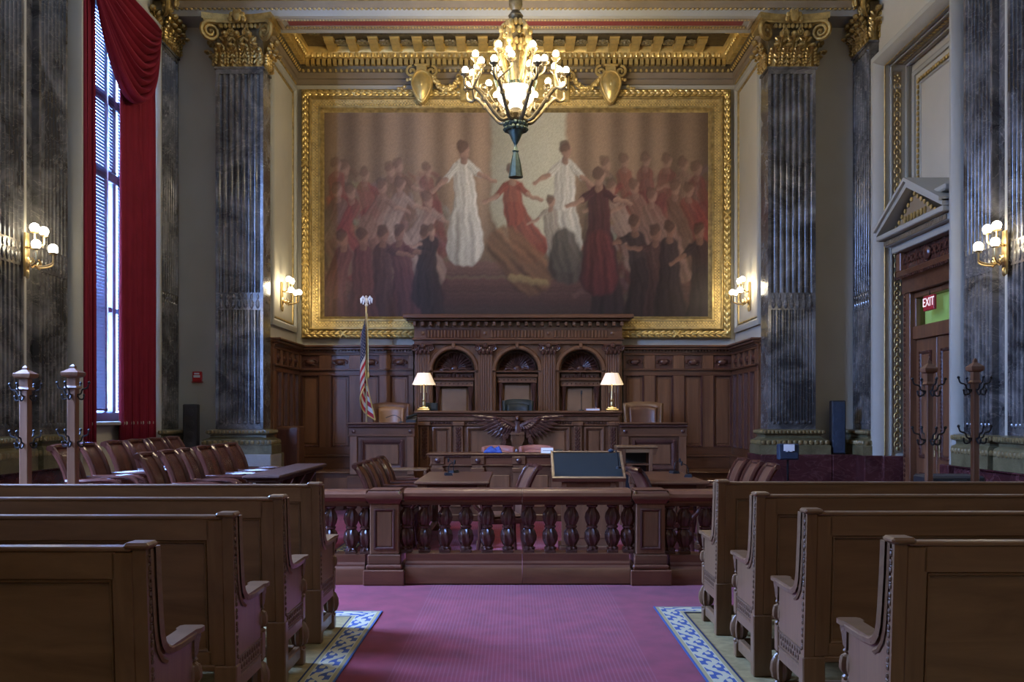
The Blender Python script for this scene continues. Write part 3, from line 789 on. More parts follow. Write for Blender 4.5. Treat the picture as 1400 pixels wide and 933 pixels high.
# stone pediment
p0, p1 = 10.98, 12.99; px = 5.12; zb, za = 4.06, 4.62
pd = empty_struct('trim_8', (5.4, 12, 3.8))
M().box(5.30, 5.68, p0+.1, p1-.1, 3.80, 3.90, .01).box(5.22, 5.68, p0+.05, p1-.05, 3.90, 3.99, .01).box(px, 5.68, p0, p1, 3.99, zb, .012).build('pediment_cornice', 'pale', pd, world=True)
m = M()
for i in range(44): m.box(5.20, 5.225, p0+.08+i*.0425, p0+.105+i*.0425, 3.91, 3.97)
m.build('dentil_row', 'tan', pd, world=True, kind='stuff')
pm = (p0+p1)/2
for a, b in ((p0, pm), (p1, pm)):
    m = M().prism([(a, zb), (b, za-.10), (b, za), (a, zb+.075)], 'x', px, 5.68); m.prism([(a, zb+.055), (b, za-.02), (b, za+.03), (a, zb+.105)], 'x', px-.04, 5.68)
    m.build('raking_cornice', 'pale', pd, world=True)
    s = .18 if a < pm else -.18
    M().prism([(a+s*2.2, zb+.02), (b, zb+.02), (b, za-.17)], 'x', px+.12, 5.68).build('tympanum', 'tan', pd, world=True)
m = M()
for i in range(13):
    f = i/12; yy = pm+(p1-.42-pm)*(2*f-1); zz = zb+.04+(za-.22-zb)*(1-abs(2*f-1))
    m.ball((px+.11, yy, zz), .02, .035, .035, 6, 4)
for i in range(7): m.ball((px+.11, pm-.3+.1*i, zb+.10), .02, .04, .05, 6, 4)
m.build('tympanum_carving', 'gold2', pd, world=True, kind='stuff')
for yy in (p0+.12, pm, p1-.12): 
    if yy != pm: continue
M().box(px+.05, 5.6, p0+.05, p0+.35, zb+.20, zb+.28, .02).tube([(5.4, p0+.30, zb+.28), (5.4, p0+.12, zb+.36), (5.4, p0+.06, zb+.30)], .05, 8).build('acroterion', 'pale', pd, world=True)

# EXIT sign on the transom
es = thing('exit_sign', 'small red EXIT sign fixed in front of the green transom light', 'sign', (5.50, 12.14, 3.02))
M().box(-.02, .02, -.155, .155, -.095, .105, .006).build('sign_box', 'exitr', es)
cu = bpy.data.curves.new('exit_text', 'FONT'); cu.body = 'EXIT'; cu.size = .165; cu.align_x = 'CENTER'; cu.align_y = 'CENTER'; cu.extrude = .002
tmp = bpy.data.objects.new('exit_text', cu); C.objects.link(tmp)
dg = bpy.context.evaluated_depsgraph_get(); me = bpy.data.meshes.new_from_object(tmp.evaluated_get(dg)); bpy.data.objects.remove(tmp)
me.materials.clear(); me.materials.append(emit('lit_letters', (1, .75, .75), .8))
o = bpy.data.objects.new('lettering', me); C.objects.link(o); o.parent = es; o.location = (-.022, 0, .012); o.rotation_euler = (PI/2, 0, -PI/2)
M().tube([(0, 0, .10), (0, 0, .16), (.1, 0, .16)], .012, 6).build('hanger', 'iron', es)
# ================================================================ DAIS AND WAINSCOT
DZ = .60; DY = 14.95
m = M().box(-RX, RX, DY, RY-.12, 0, DZ-.03).box(-RX, RX, DY-.03, RY-.12, DZ-.03, DZ, .008)
da = struct(m.build('trim_9', 'mah'))
for i in range(12):
    xa = -RX+.08+i*(2*RX-.16)/12; xb = xa+(2*RX-.16)/12-.08
    o = M().box(xa, xb, DY-.015, DY, .12, DZ-.1, .01).build('panel', 'mahp', da)
for sx in (-1, 1):      # one step up to the dais at each side
    struct(M().box(sx*2.75, sx*RX, DY-.32, DY-.035, 0, .3, .008).build('trim_10' if sx < 0 else 'trim_11', 'mah'))
WT = 2.74
# carved lozenge shared by the small frieze panels
cm = M()
cm.ball((0, 0, 0), .085, .035, .055, 10, 6)
for sg in (-1, 1):
    cm.tube([(sg*(.03+.10*math.cos(a)*(1-.1*a)), 0, .045*math.sin(a)) for a in [k*.5 for k in range(9)]], .012, 5)
    cm.ball((sg*.115, 0, 0), .02, .018, .03, 6, 4); cm.ball((sg*.06, 0, .045), .03, .015, .014, 6, 4); cm.ball((sg*.06, 0, -.045), .03, .015, .014, 6, 4)
CARV = [None]
def wainscot(nm, o, ax, L, cents, sgn, pw=.32):
    """panelling along a wall: origin o, along axis ax ('x' or 'y'), facing -y or (sgn) x"""
    t = empty_struct(nm, (o[0], o[1], DZ))
    def bx(name, s0, s1, p0, p1, z0, z1, mm, c=0.0):
        m = M()
        if ax == 'x': m.box(s0, s1, o[1]-p1, o[1]-p0, z0, z1, c)
        else: m.box(o[0]+sgn*p0, o[0]+sgn*p1, s0, s1, z0, z1, c)
        return m.build(name, mm, t, world=True)
    a, b = L
    bx('backboard', a, b, 0, .05, 0, WT, 'mahp')
    for z0, z1, p in ((.6, .80, .125), (.80, .84, .14), (.84, .97, .09), (2.22, 2.32, .09), (2.30, 2.335, .12), (2.57, 2.62, .09)):
        bx('rail', a, b, .05, p, z0, z1, 'mah', .006)
    for z0, z1, p in ((2.60, 2.645, .10), (2.66, 2.70, .16), (2.70, WT, .19)): bx('cornice', a, b, .0, p, z0, z1, 'mah', .01)
    m = M(); n = int((b-a)/.055)
    for i in range(n):
        s = a+(i+.5)*(b-a)/n
        if ax == 'x': m.box(s-.016, s+.016, o[1]-.13, o[1]-.09, 2.635, 2.665)
        else: m.box(o[0]+sgn*.09, o[0]+sgn*.13, s-.016, s+.016, 2.635, 2.665)
    m.build('dentil_row', 'mah', t, world=True, kind='stuff')
    ed = [a]+[v for c in cents for v in (c-pw/2, c+pw/2)]+[b]
    for i in range(0, len(ed), 2):
        if ed[i+1]-ed[i] > .01:
            bx('stile', ed[i], ed[i+1], .05, .085, .97, 2.22, 'mahz', .005); bx('stile', ed[i], ed[i+1], .05, .085, 2.32, 2.57, 'mahz', .005)
    for c in cents:
        q = [(c-pw/2, .97), (c+pw/2, .97), (c+pw/2, 2.22), (c-pw/2, 2.22)]
        kw = dict(O=(0, o[1], 0), U=(1, 0, 0), V=(0, 0, 1), N=(0, -1, 0)) if ax == 'x' else dict(O=(o[0], 0, 0), U=(0, 1, 0), V=(0, 0, 1), N=(sgn, 0, 0))
        M().sweep(q, [(0, .05), (0, .095), (.012, .095), (.022, .07), (.03, .052)], closed=True, **kw).build('panel_moulding', 'carve', t, world=True)
        bx('panel', c-pw/2+.055, c+pw/2-.055, .05, .062, 1.03, 2.16, 'mahp', .008)
        bx('carved_panel', c-pw/2+.012, c+pw/2-.012, .05, .056, 2.335, 2.56, 'carve')
        loc = (c-o[0], -.07, 2.447-DZ) if ax == 'x' else (sgn*.07, c-o[1], 2.447-DZ)
        rot = (0, 0, 0 if ax == 'x' else PI/2)
        if CARV[0] is None: CARV[0] = cm.build('carving', 'carve', t); CARV[0].location = loc
        else: part('carving', CARV[0], t, loc, rot)
    return t
RC = .045
wainscot('trim_12', (-RX, RY, 0), 'x', (-RX, -1.78), [X(p, 15.92) for p in (424, 465, 506, 546)], 0)
wainscot('trim_13', (RX, RY, 0), 'x', (1.87, RX), [X(p, 15.92) for p in (868, 908, 948, 988)], 0)
wainscot('trim_14', (-RX, 15, 0), 'y', (PB, RY-.13), [14.5, 14.88, 15.26, 15.64], 1, .24)
wainscot('trim_15', (RX, 15, 0), 'y', (PB, RY-.13), [14.5, 14.88, 15.26, 15.64], -1, .24)

# ================================================================ MURAL IN ITS GILT FRAME
mu = thing('framed_mural', 'large figure mural in a wide gilt leaf frame on the back wall', 'painting', (0, RY, 2.86))
fx0, fx1, fz0, fz1 = X(413, 15.95), X(998.5, 15.95), Z(463, 15.95), Z(123.5, 15.95)
kw = dict(O=(0, RY, 0), U=(1, 0, 0), V=(0, 0, 1), N=(0, -1, 0), closed=True)
q = [(fx0, fz0), (fx1, fz0), (fx1, fz1), (fx0, fz1)]
fr = M().sweep(q, [(0, 0), (0, .10), (.015, .115), (.13, .115), (.14, .15), (.155, .165), (.175, .165), (.185, .12), (.30, .09), (.305, .11), (.33, .11), (.34, .085), (.39, .03), (.39, 0)], **kw).build('frame', 'gold2', mu, world=True)
def alongrect(x0, x1, z0, z1, step):
    for (xa, za, xb, zb) in ((x0, z0, x1, z0), (x1, z0, x1, z1), (x1, z1, x0, z1), (x0, z1, x0, z0)):
        L = math.hypot(xb-xa, zb-za); n = int(L/step)
        for i in range(n):
            f = (i+.5)/n; yield xa+(xb-xa)*f, za+(zb-za)*f, ((xb-xa)/L, (zb-za)/L), f, n, i
m = M(); g = M(); rib = M()
ins = .072
for x, z, d, f, n, i in alongrect(fx0+ins, fx1-ins, fz0+ins, fz1-ins, .105):
    ang = math.atan2(d[1], d[0])
    if f > .5: ang += PI
    for off, tw in ((-.034, -.35), (.034, .35), (0, 0)):
        nx, nz = -d[1], d[0]
        dx = -math.cos(ang)*.03 if off == 0 else 0; dz = -math.sin(ang)*.03 if off == 0 else 0
        m.mx = Matrix.Translation((x+nx*off+dx, RY-.125-(.012 if off == 0 else 0), z+nz*off+dz)) @ Matrix.Rotation(-(ang+tw), 4, 'Y')
        m.ball((0, 0, 0), .055, .022, .024, 6, 4)
    m.mx = None
for x, z, d, f, n, i in alongrect(fx0+.243, fx1-.243, fz0+.243, fz1-.243, .052):
    a, b = (.017, .03) if abs(d[0]) > .5 else (.03, .017)
    nx, nz = -d[1], d[0]
    for off in (-.028, .028): g.ball((x+nx*off, RY-.105, z+nz*off), .017, .012, .017, 6, 4)
    g.ball((x+d[0]*.026, RY-.105, z+d[1]*.026), .011, .010, .011, 6, 4)
m.build('laurel_leaves', 'gold', fr, kind='stuff', loc=None).location = (-mu.location.x, -mu.location.y, -mu.location.z)
g.build('guilloche', 'gold', fr, kind='stuff').location = (-mu.location.x, -mu.location.y, -mu.location.z)
# crossed ribbons and corner leaves
for x, z, vert in [(X(p, 15.9), fz1-ins, 0) for p in (482, 920)]+[(X(p, 15.9), fz0+ins, 0) for p in (470, 925)]+[(a, zz, 1) for a in (fx0+ins, fx1-ins) for zz in (4.2, 5.0, 5.9)]:
    o = M().tube([(-.06, 0, -.06), (0, -.015, 0), (.06, 0, .06)], .018, 6).tube([(-.06, 0, .06), (0, -.015, 0), (.06, 0, -.06)], .018, 6).ball((0, -.015, 0), .03, .02, .03, 6, 4).build('ribbon', 'gold', fr)
    o.location = (x-mu.location.x, -.14, z-mu.location.z)
# shields, garlands and the centre tablet on top of the frame
for px in (577, 834.5):
    cx_, cz_ = X(px, 15.75), Z(117, 15.75)
    pts = []
    for i in range(24):
        a = 2*PI*i/24; r = .22*(1-.14*math.cos(2*a)); zz = r*math.sin(a)*1.08
        if zz < 0: zz *= 1.25
        pts.append((r*math.cos(a)*(1 if zz > 0 else max(.1, 1+zz*1.3)), zz))
    m = M(); rings = ((1, .05), (1, -.03), (.95, -.06), (.86, -.065), (.80, -.045), (.62, -.075), (.34, -.095), (.12, -.10)); np_ = len(pts)
    m.add([(x*k_, y_, z*k_-.02*(1-k_)) for k_, y_ in rings for x, z in pts], [(r_*np_+i, r_*np_+(i+1) % np_, (r_+1)*np_+(i+1) % np_, (r_+1)*np_+i) for r_ in range(len(rings)-1) for i in range(np_)]+[tuple((len(rings)-1)*np_+i for i in range(np_))])
    o = m.build('shield', 'gold', fr); o.location = (cx_-mu.location.x, -.28, cz_-mu.location.z)
    m = M()
    for sg in (-1, 1):
        m.tube([(sg*(.17+p[0]), 0, .22+p[1]) for p in spiral(0, 0, .10, 1.4)], .022, 6)
        m.tube([(sg*.05, 0, -.04), (sg*.06, 0, .06), (sg*.0, 0, .10)], .014, 5)
    m.box(-.09, .09, -.03, .05, .21, .32, .015).box(-.13, .13, -.04, .05, .31, .345, .01).ball((0, -.05, .0), .035, .03, .07, 8, 5)
    o2 = m.build('scroll', 'gold', fr); o2.location = o.location+Vector((0, -.03, 0))
    m = M(); s = 1 if px < 700 else -1
    for i in range(26):
        f = i/25; x = .20+.42*f; z = .12-.62*f*(1-f)*1.1-.05*f
        for k in range(3): m.ball((s*(x+random.uniform(-.02, .02)), random.uniform(-.04, .02), z+random.uniform(-.035, .035)), random.uniform(.025, .04), n=6, m=4)
    for i in range(7):
        x = -.20-.05*i
        if i < 5: m.ball((s*x, 0, .10-.05*i+.04*math.sin(i*2)), .032, .03, .03, 6, 4)
    m.build('garland', 'gold', fr, kind='stuff').location = o.location
tx0, tx1, tz0, tz1 = X(629, 15.8), X(779, 15.8), Z(138, 15.8), Z(101, 15.8)
m = M().box(tx0, tx1, RY-.20, RY-.0, tz0, tz1, .02)
o = m.build('tablet', 'gold', mu, world=True)
m = M().sweep([(tx0+.05, tz0+.05), (tx1-.05, tz0+.05), (tx1-.05, tz1-.05), (tx0+.05, tz1-.05)], [(0, .2), (0, .22), (.04, .22), (.05, .2)], **kw)
for sg in (-1, 1):
    xx = tx0+.02 if sg < 0 else tx1-.02
    for p in (0, 1): m.tube([(xx+sg*(.04+.0*p)+a*.7, RY-.12, (tz1-.02 if p else tz0+.2)+b*.8) for a, b in spiral(0, 0, .11, 1.5)], .02, 6)
for i in range(26): m.ball((tx0+.08+i*(tx1-tx0-.16)/25, RY-.21, (tz0+tz1)/2), .02, .012, .05, 6, 4)
m.build('tablet_moulding', 'gold', mu, world=True)
# the painted canvas: a plain generic composition of soft masses in the same range of colours
import numpy as np
NX, NZ = 330, 176
cx0, cx1, cz0, cz1 = fx0+.385, fx1-.385, fz0+.385, fz1-.385
rnd = random.Random(3); nr = np.random.RandomState(4)
gx, gy = np.meshgrid(443+524*np.arange(NX+1)/NX, 433-278*np.arange(NZ+1)/NZ)
WX = gx+.9*np.sin(gy*.11+gx*.05)+.5*np.sin(gy*.33+gx*.2); WY = gy+.8*np.sin(gx*.23+.7)+.7*np.sin(gx*.51+gy*.11)
img = np.zeros((NZ+1, NX+1, 3))
up = np.clip((433-gy)/278, 0, 1)
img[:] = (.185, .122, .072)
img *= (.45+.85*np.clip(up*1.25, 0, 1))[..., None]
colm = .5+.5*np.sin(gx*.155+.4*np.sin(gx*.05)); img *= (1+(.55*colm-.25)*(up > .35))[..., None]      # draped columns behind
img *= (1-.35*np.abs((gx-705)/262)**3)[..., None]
def over(a, col):
    global img
    img = img*(1-a[..., None])+np.array(col)*a[..., None]
def cone(x0, y0, r0, x1, y1, r1, col, al=1.0, soft=4.0, fold=0.0, fr=.9):
    """soft-edged stroke from one point to another, its half width going from r0 to r1"""
    dx, dy = x1-x0, y1-y0; t = np.clip(((WX-x0)*dx+(WY-y0)*dy)/(dx*dx+dy*dy+1e-6), 0, 1)
    d = np.hypot(WX-x0-t*dx, WY-y0-t*dy)-(r0+(r1-r0)*t)
    a = np.clip(-d/soft+.35, 0, 1)*al
    side = ((WX-x0)*dy-(WY-y0)*dx)/(math.hypot(dx, dy)+1e-6)/(r0+(r1-r0)*t+1e-6)
    c = np.array(col)[None, None]*(1+.28*side+fold*(np.sin(fr*side*9+t*1.5+x0)*.6+.5*np.sin(fr*side*17-t*3+x0*2)))[..., None]
    global img
    img = img*(1-a[..., None])+np.clip(c, .004, 1)*a[..., None]
pal, wh, dk, rd, br, sk = (.37, .35, .24), (.38, .35, .275), (.028, .017, .015), (.15, .034, .021), (.11, .060, .036), (.25, .145, .095)
cone(722, 160, 52, 722, 285, 52, pal, .9, 6); cone(722, 170, 40, 722, 250, 40, (.38, .36, .25), .5, 20)
for k, (y, c) in enumerate(((362, (.12, .06, .045)), (385, (.085, .036, .028)), (404, (.065, .028, .023)), (420, (.045, .024, .02)))): cone(420, y+6, 10, 990, y+6, 10, c, .85, 3, .1)
def figure(x, y, h, robe, al=.95, lean=0.0, head=sk, arms=(), seat=False):
    fx_ = x+lean*h*.25
    hip = y+h*(.50 if not seat else .46); hem = y+h*(1 if not seat else .86)
    cone(fx_, hip-.04*h, h*.095, fx_+(.0 if not seat else .14*h), hem-h*.12, h*.165, robe, al, 3, .28)
    cone(x, y+h*.21, h*.085, fx_, hip, h*.095, [c*1.1 for c in robe], al, 2.5, .2)
    for ax_, ay_ in arms:
        ex, ey = x+ax_*h*.14, y+h*(.22+.5*ay_*.14/.14*.2); cone(x+(.07*h if ax_ > 0 else -.07*h), y+h*.20, h*.034, ex, ey, h*.030, [c*1.05 for c in robe], al, 2, .2)
        cone(ex, ey, h*.024, ex+ax_*h*.12, ey+ay_*h*.11, h*.018, head, al, 1.6)
    cone(x, y+h*.12, h*.028, x, y+h*.16, h*.034, [c*.8 for c in head], al, 1.5)
    cone(x, y+h*.055, h*.050, x, y+h*.090, h*.042, head, min(1, al*1.15), 2.2); cone(x-.01*h, y+h*.028, h*.050, x-.02*h, y+h*.05, h*.040, [c*.38 for c in head], al*.9, 2)
for k in range(420):      # loose brushwork in the two side groups
    sd = rnd.choice((-1, 1)); x_ = 705+sd*rnd.uniform(95, 258); y_ = rnd.triangular(225, 425, 330); a_ = rnd.uniform(-1.2, 1.2); l_ = rnd.uniform(6, 22)
    lum = 1.25 if y_ < 330 else .55
    cone(x_, y_, rnd.uniform(2, 5), x_+l_*math.sin(a_), y_+l_*math.cos(a_), rnd.uniform(3, 7), [q*lum*rnd.uniform(.6, 1.3) for q in rnd.choice(((.15, .04, .03), (.11, .06, .036), (.17, .11, .075), (.09, .03, .026), (.20, .14, .10)))], rnd.uniform(.3, .6), 4, .1)
warm = [(.15, .038, .028), br, (.16, .095, .065), (.12, .032, .028), (.10, .07, .05), (.19, .10, .075)]
for side in (-1, 1):
    for i in range(6): figure(705+side*(128+i*25+rnd.uniform(-8, 8)), 216+rnd.uniform(-6, 18), rnd.uniform(130, 150), rnd.choice(warm), .6, rnd.uniform(-.4, .4), arms=[(-side, rnd.uniform(-.2, 1))][:rnd.randint(0, 1)])
    for i in range(5): figure(705+side*(126+i*30+rnd.uniform(-10, 10)), 250+rnd.uniform(-6, 16), 145, rnd.choice(warm+[(.22, .15, .11)]), .7, side*.5, arms=[(-side, .4)][:rnd.randint(0, 1)], seat=True)
    for i in range(5): figure(705+side*(122+i*31+rnd.uniform(-10, 10)), 300+rnd.uniform(-8, 18), 155, rnd.choice([dk, (.055, .026, .021), (.075, .028, .024), dk, (.05, .035, .028)]), .92, side*rnd.uniform(-.2, .4), (.17, .088, .055), [(-side, rnd.uniform(-.3, .8))][:rnd.randint(0, 1)])
figure(633, 196, 162, wh, .96, .05, arms=[(-1, .9), (1, .5)]); figure(772, 196, 158, wh, .96, -.05, arms=[(1, .8), (-1, .6)])
figure(700, 226, 150, rd, .96, .05, arms=[(-1, .6), (1, .5)], seat=True); cone(690, 335, 26, 725, 375, 30, (.13, .065, .030), .85, 6, .35); cone(700, 380, 6, 745, 388, 5, (.24, .17, .07), .8, 4)
figure(752, 268, 118, (.21, .18, .135), .92, .1, arms=[(-1, .5)], seat=True); cone(770, 330, 18, 775, 362, 28, (.055, .045, .034), .9, 5, .3)
figure(818, 232, 166, (.050, .016, .016), .97, 0, arms=[(-1, .4), (1, .3)]); cone(818, 330, 16, 820, 380, 25, (.085, .020, .018), .85, 6, .3)
figure(590, 308, 110, dk, .92, -.4, arms=[(-1, .2)])
img *= (1+nr.uniform(-.10, .10, img.shape[:2])+.07*np.sin(gx*1.7+gy*.6)*np.sin(gy*1.3))[..., None]
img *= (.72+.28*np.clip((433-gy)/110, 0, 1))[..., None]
me = bpy.data.meshes.new('canvas')
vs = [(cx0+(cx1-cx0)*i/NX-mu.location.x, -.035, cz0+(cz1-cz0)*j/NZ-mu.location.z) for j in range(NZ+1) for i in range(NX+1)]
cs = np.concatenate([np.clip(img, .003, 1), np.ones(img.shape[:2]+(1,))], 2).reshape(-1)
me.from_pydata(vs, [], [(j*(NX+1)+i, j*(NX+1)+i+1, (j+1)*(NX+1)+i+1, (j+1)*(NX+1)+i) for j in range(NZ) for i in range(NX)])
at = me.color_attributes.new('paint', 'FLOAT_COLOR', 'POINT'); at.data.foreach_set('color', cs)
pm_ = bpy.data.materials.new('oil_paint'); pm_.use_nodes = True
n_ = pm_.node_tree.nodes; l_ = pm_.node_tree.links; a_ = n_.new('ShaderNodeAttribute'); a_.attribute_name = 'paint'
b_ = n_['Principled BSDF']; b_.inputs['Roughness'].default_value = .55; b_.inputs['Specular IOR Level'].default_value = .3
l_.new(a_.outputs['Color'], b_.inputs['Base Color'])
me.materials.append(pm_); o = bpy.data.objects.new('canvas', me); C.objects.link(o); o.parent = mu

# ================================================================ REREDOS: carved canopy with three arched niches
rd_ = thing('arched_screen', 'carved mahogany screen with three arched niches behind the judges\' bench', 'screen', (RC, RY, DZ))
R0, R1 = X(566, 15.62)-RC, X(851, 15.62)-RC      # local x
RYF = -.36                                        # front plane, local y
def rb(name, x0, x1, y0, y1, z0, z1, mm='mah', c=.006): return M().box(x0, x1, y0, y1, z0-DZ, z1-DZ, c).build(name, mm, rd_)
def zz_(py): return Z(py, 15.64)
rb('backing', R0, R1, -.03, 0, DZ, 2.82)
rb('cornice', R0-.17, R1+.17, RYF-.22, -.18, zz_(437), zz_(433)+.02, 'mah', .012)
rb('cornice', R0-.12, R1+.12, RYF-.15, -.18, zz_(440), zz_(436.8), 'mah', .012)
rb('frieze', R0, R1, RYF, -.18, zz_(463), zz_(440), 'mah')
rb('frieze', R0-.03, R1+.03, RYF-.05, -.18, zz_(465.5), zz_(462.5), 'mah', .01)
rb('architrave', R0, R1, RYF-.02, -.18, zz_(471), zz_(465.5), 'mah')
m = M(); n = 27
for i in range(n):
    x = R0-.05+(i+.5)*(R1-R0+.1)/n; m.box(x-.028, x+.028, RYF-.11, RYF, zz_(446.5)-DZ, zz_(440.5)-DZ, .008)
m.build('bracket_row', 'mahz', rd_, kind='stuff')  # lighter wood puts highlights on the brackets into the colour
ctr = [X(p, 15.64)-RC for p in (620, 707, 794)]
pil = [X(p, 15.6)-RC for p in (577.5, 663.5, 750, 838)]
for c in ctr: rb('frieze_dark_backing', c-.47, c+.47, RYF-.006, RYF, zz_(462), zz_(450.5), 'carve', 0)  # added dark backing, shade behind the gadroons put into its colour
m = M()
for c in ctr:
    for i in range(16):
        x = c-.46+.92*(i+.5)/16
        m.tube([(x, RYF-.02, zz_(452)-DZ), (x, RYF-.02, zz_(460)-DZ)], .018, 6); m.ball((x, RYF-.02, zz_(460.5)-DZ), .02, .015, .02, 6, 4)
m.build('gadroon_row', 'mahp', rd_, kind='stuff')  # lighter than the frieze: highlights on the gadroons put into the colour
for p in pil:
    x = max(R0+.06, min(R1-.06, p))
    o = M().lathe([(0, 0), (.035, .0), (.035, .012), (.02, .02), (0, .025)], (0, 0, 0), 10).build('rosette', 'mahz', rd_); o.location = (x, RYF, zz_(456)-DZ); o.rotation_euler = (PI/2, 0, 0)
pw_ = .26
def arch_panel(c, x0, x1):
    """spandrel wall with a semicircular opening, springing at y=507"""
    zs, r = zz_(507), .36; zt = zz_(471); N_ = 20
    poly_l = [(x0, DZ), (c-r, DZ), (c-r, zs)]+[(c-r*math.cos(PI*i/N_), zs+r*math.sin(PI*i/N_)) for i in range(1, N_)]+[(c+r, zs), (c+r, DZ), (x1, DZ), (x1, zt), (x0, zt)]
    vs = []; fs = []
    inner = [(c-r, DZ), (c-r, zs)]+[(c-r*math.cos(PI*i/N_), zs+r*math.sin(PI*i/N_)) for i in range(1, N_)]+[(c+r, zs), (c+r, DZ)]
    def outp(p, i):
        if p[0] <= c-r+1e-6: return (x0, p[1])
        if p[0] >= c+r-1e-6: return (x1, p[1])
        return (x0+(p[0]-(c-r))/(2*r)*(x1-x0), zt)
    m = M(); k = len(inner); vs = []
    for y in (RYF+.05, -.03):
        for i, p in enumerate(inner): vs.append((p[0], y, p[1]-DZ))
        for i, p in enumerate(inner): q = outp(p, i); vs.append((q[0], y, q[1]-DZ))
    fs = []
    for i in range(k-1):
        fs.append((i, i+1, k+i+1, k+i)); fs.append((2*k+i, 2*k+k+i, 2*k+k+i+1, 2*k+i+1)); fs.append((i, 2*k+i, 2*k+i+1, i+1))
    m.add(vs, fs); m.build('spandrel', 'mahz', rd_)
    # archivolt
    pr = [(0, 0), (0, .05), (.02, .07), (.06, .07), (.075, .04), (.08, 0)]
    path = [(c+(r)*math.cos(PI*i/N_), zs-DZ+(r)*math.sin(PI*i/N_)) for i in range(N_, -1, -1)]
    M().sweep(path, pr, O=(0, RYF+.05, 0), U=(1, 0, 0), V=(0, 0, 1), N=(0, -1, 0)).build('archivolt', 'mahp', rd_)
    M().box(c-.03, c+.03, RYF-.04, RYF+.06, zz_(476)-DZ, zz_(469)-DZ, .01).build('keystone', 'mahz', rd_)
    # shell in the tympanum
    m = M()
    for i in range(15):
        a = PI*(i+.5)/15; m.tube([(c+.08*math.cos(a), -.10, zs-DZ+.03+.08*math.sin(a)), (c+.2*math.cos(a), -.13, zs-DZ+.03+.19*math.sin(a)), (c+.31*math.cos(a), -.08, zs-DZ+.02+.29*math.sin(a))], [.012, .022, .030], 6)
    m.ball((c, -.14, zs-DZ+.04), .07, .05, .06, 8, 6)
    for sg in (-1, 1): m.tube([(c+sg*.05, -.14, zs-DZ+.02), (c+sg*.14, -.14, zs-DZ+.05), (c+sg*.22, -.14, zs-DZ+.02), (c+sg*.30, -.12, zs-DZ+.03)], [.02, .024, .018, .01], 6)
    m.build('shell', 'carve', rd_)
    M().prism([(c-.34*math.cos(PI*i/16), zs-DZ+.34*math.sin(PI*i/16)) for i in range(17)], 'y', -.08, -.03).build('tympanum', 'mahz', rd_)
    # impost, small entablature with studs, columns and the leather back
    rb('impost', c-.37, c+.37, RYF+.06, -.03, zz_(509.5), zz_(506.5), 'mah', .008)
    hi = abs(c-ctr[1]) < .1
    zt_ = zz_(513 if hi else 518)
    if not hi:
        rb('crest', c-.33, c+.33, RYF+.14, -.03, zt_+.02, zz_(510), 'carve')
        m = M()
        for i in range(9): m.ball((c-.28+.07*i, RYF+.13, zz_(515)-DZ+.03*math.exp(-((i-4)/1.5)**2)), .028, .02, .028+.03*math.exp(-((i-4)/1.2)**2), 6, 4)
        m.build('crest_carving', 'carve', rd_, kind='stuff')
    rb('chair_cornice', c-.36, c+.36, RYF+.08, -.03, zt_-.035, zt_+.02, 'mah', .01)
    rb('chair_frieze', c-.34, c+.34, RYF+.12, -.03, zt_-.13, zt_-.03, 'mahz')
    m = M()
    for i in range(9): m.ball((c-.30+.075*i, RYF+.12, zt_-.08-DZ), .014, .012, .014, 6, 4)
    m.build('stud_row', 'carve', rd_, kind='stuff')
    for sg in (-1, 1):
        xx = c+sg*.29
        m = M().lathe([(.045, 0), (.045, .05), (.03, .07), (.036, .15), (.03, .3), (.036, .45), (.028, .6), (.034, .75), (.03, .9), (.045, zt_-.17-DZ-.3), (.05, zt_-.13-DZ-.3)], (xx, RYF+.17, .3), 10, 5, .12, 9)
        m.build('chair_column', 'carve', rd_)
    rb('chair_frame', c-.34, c-.235, RYF+.22, -.03, DZ, zt_-.13, 'mahz'); rb('chair_frame', c+.235, c+.34, RYF+.22, -.03, DZ, zt_-.13, 'mahz')
    m = M().box(c-.235, c+.235, RYF+.20, -.10, .35, zt_-.15-DZ, .03)
    m.build('leather_panel', 'nichel', rd_)
    for xx in (-.40, .40): rb('edge_strip', c+xx-.025, c+xx+.025, RYF+.02, RYF+.05, DZ, zz_(509), 'pale' if False else 'mahp')
bound = [R0]+[(ctr[i]+ctr[i+1])/2 for i in (0, 1)]+[R1]
for i in range(3): arch_panel(ctr[i], bound[i], bound[i+1])
for p in pil:
    x = max(R0+pw_/2-.02, min(R1-pw_/2+.02, p))
    m = M(); m.mx = Matrix.Translation((x, RYF-.01, 0))
    m.prism(flutes(pw_-.02, .1, 5, False, .02), 'z', 0, zz_(483)-DZ)
    m.build('pilaster', 'mahz', rd_, ang=50)
    m = M().prism([(x-.13, RYF-.02), (x+.13, RYF-.02), (x+.13, RYF+.1), (x-.13, RYF+.1)], 'z', zz_(483)-DZ, zz_(472)-DZ).box(x-.17, x+.17, RYF-.06, RYF+.1, zz_(473)-DZ, zz_(471)-DZ, .01)
    for sg in (-1, 1):
        m.tube([(x+sg*.14+a, RYF-.05, zz_(476.5)-DZ+b) for a, b in spiral(0, 0, .055, 1.6)], .014, 5)
    for i in range(4): m.ball((x-.105+.07*i, RYF-.035, zz_(481.5)-DZ), .03, .02, .05, 6, 4); 
    for i in range(3): m.ball((x-.07+.07*i, RYF-.045, zz_(478)-DZ), .026, .02, .045, 6, 4)
    m.ball((x, RYF-.06, zz_(473)-DZ), .05, .03, .05, 6, 4)
    m.build('pilaster_capital', 'carve', rd_)

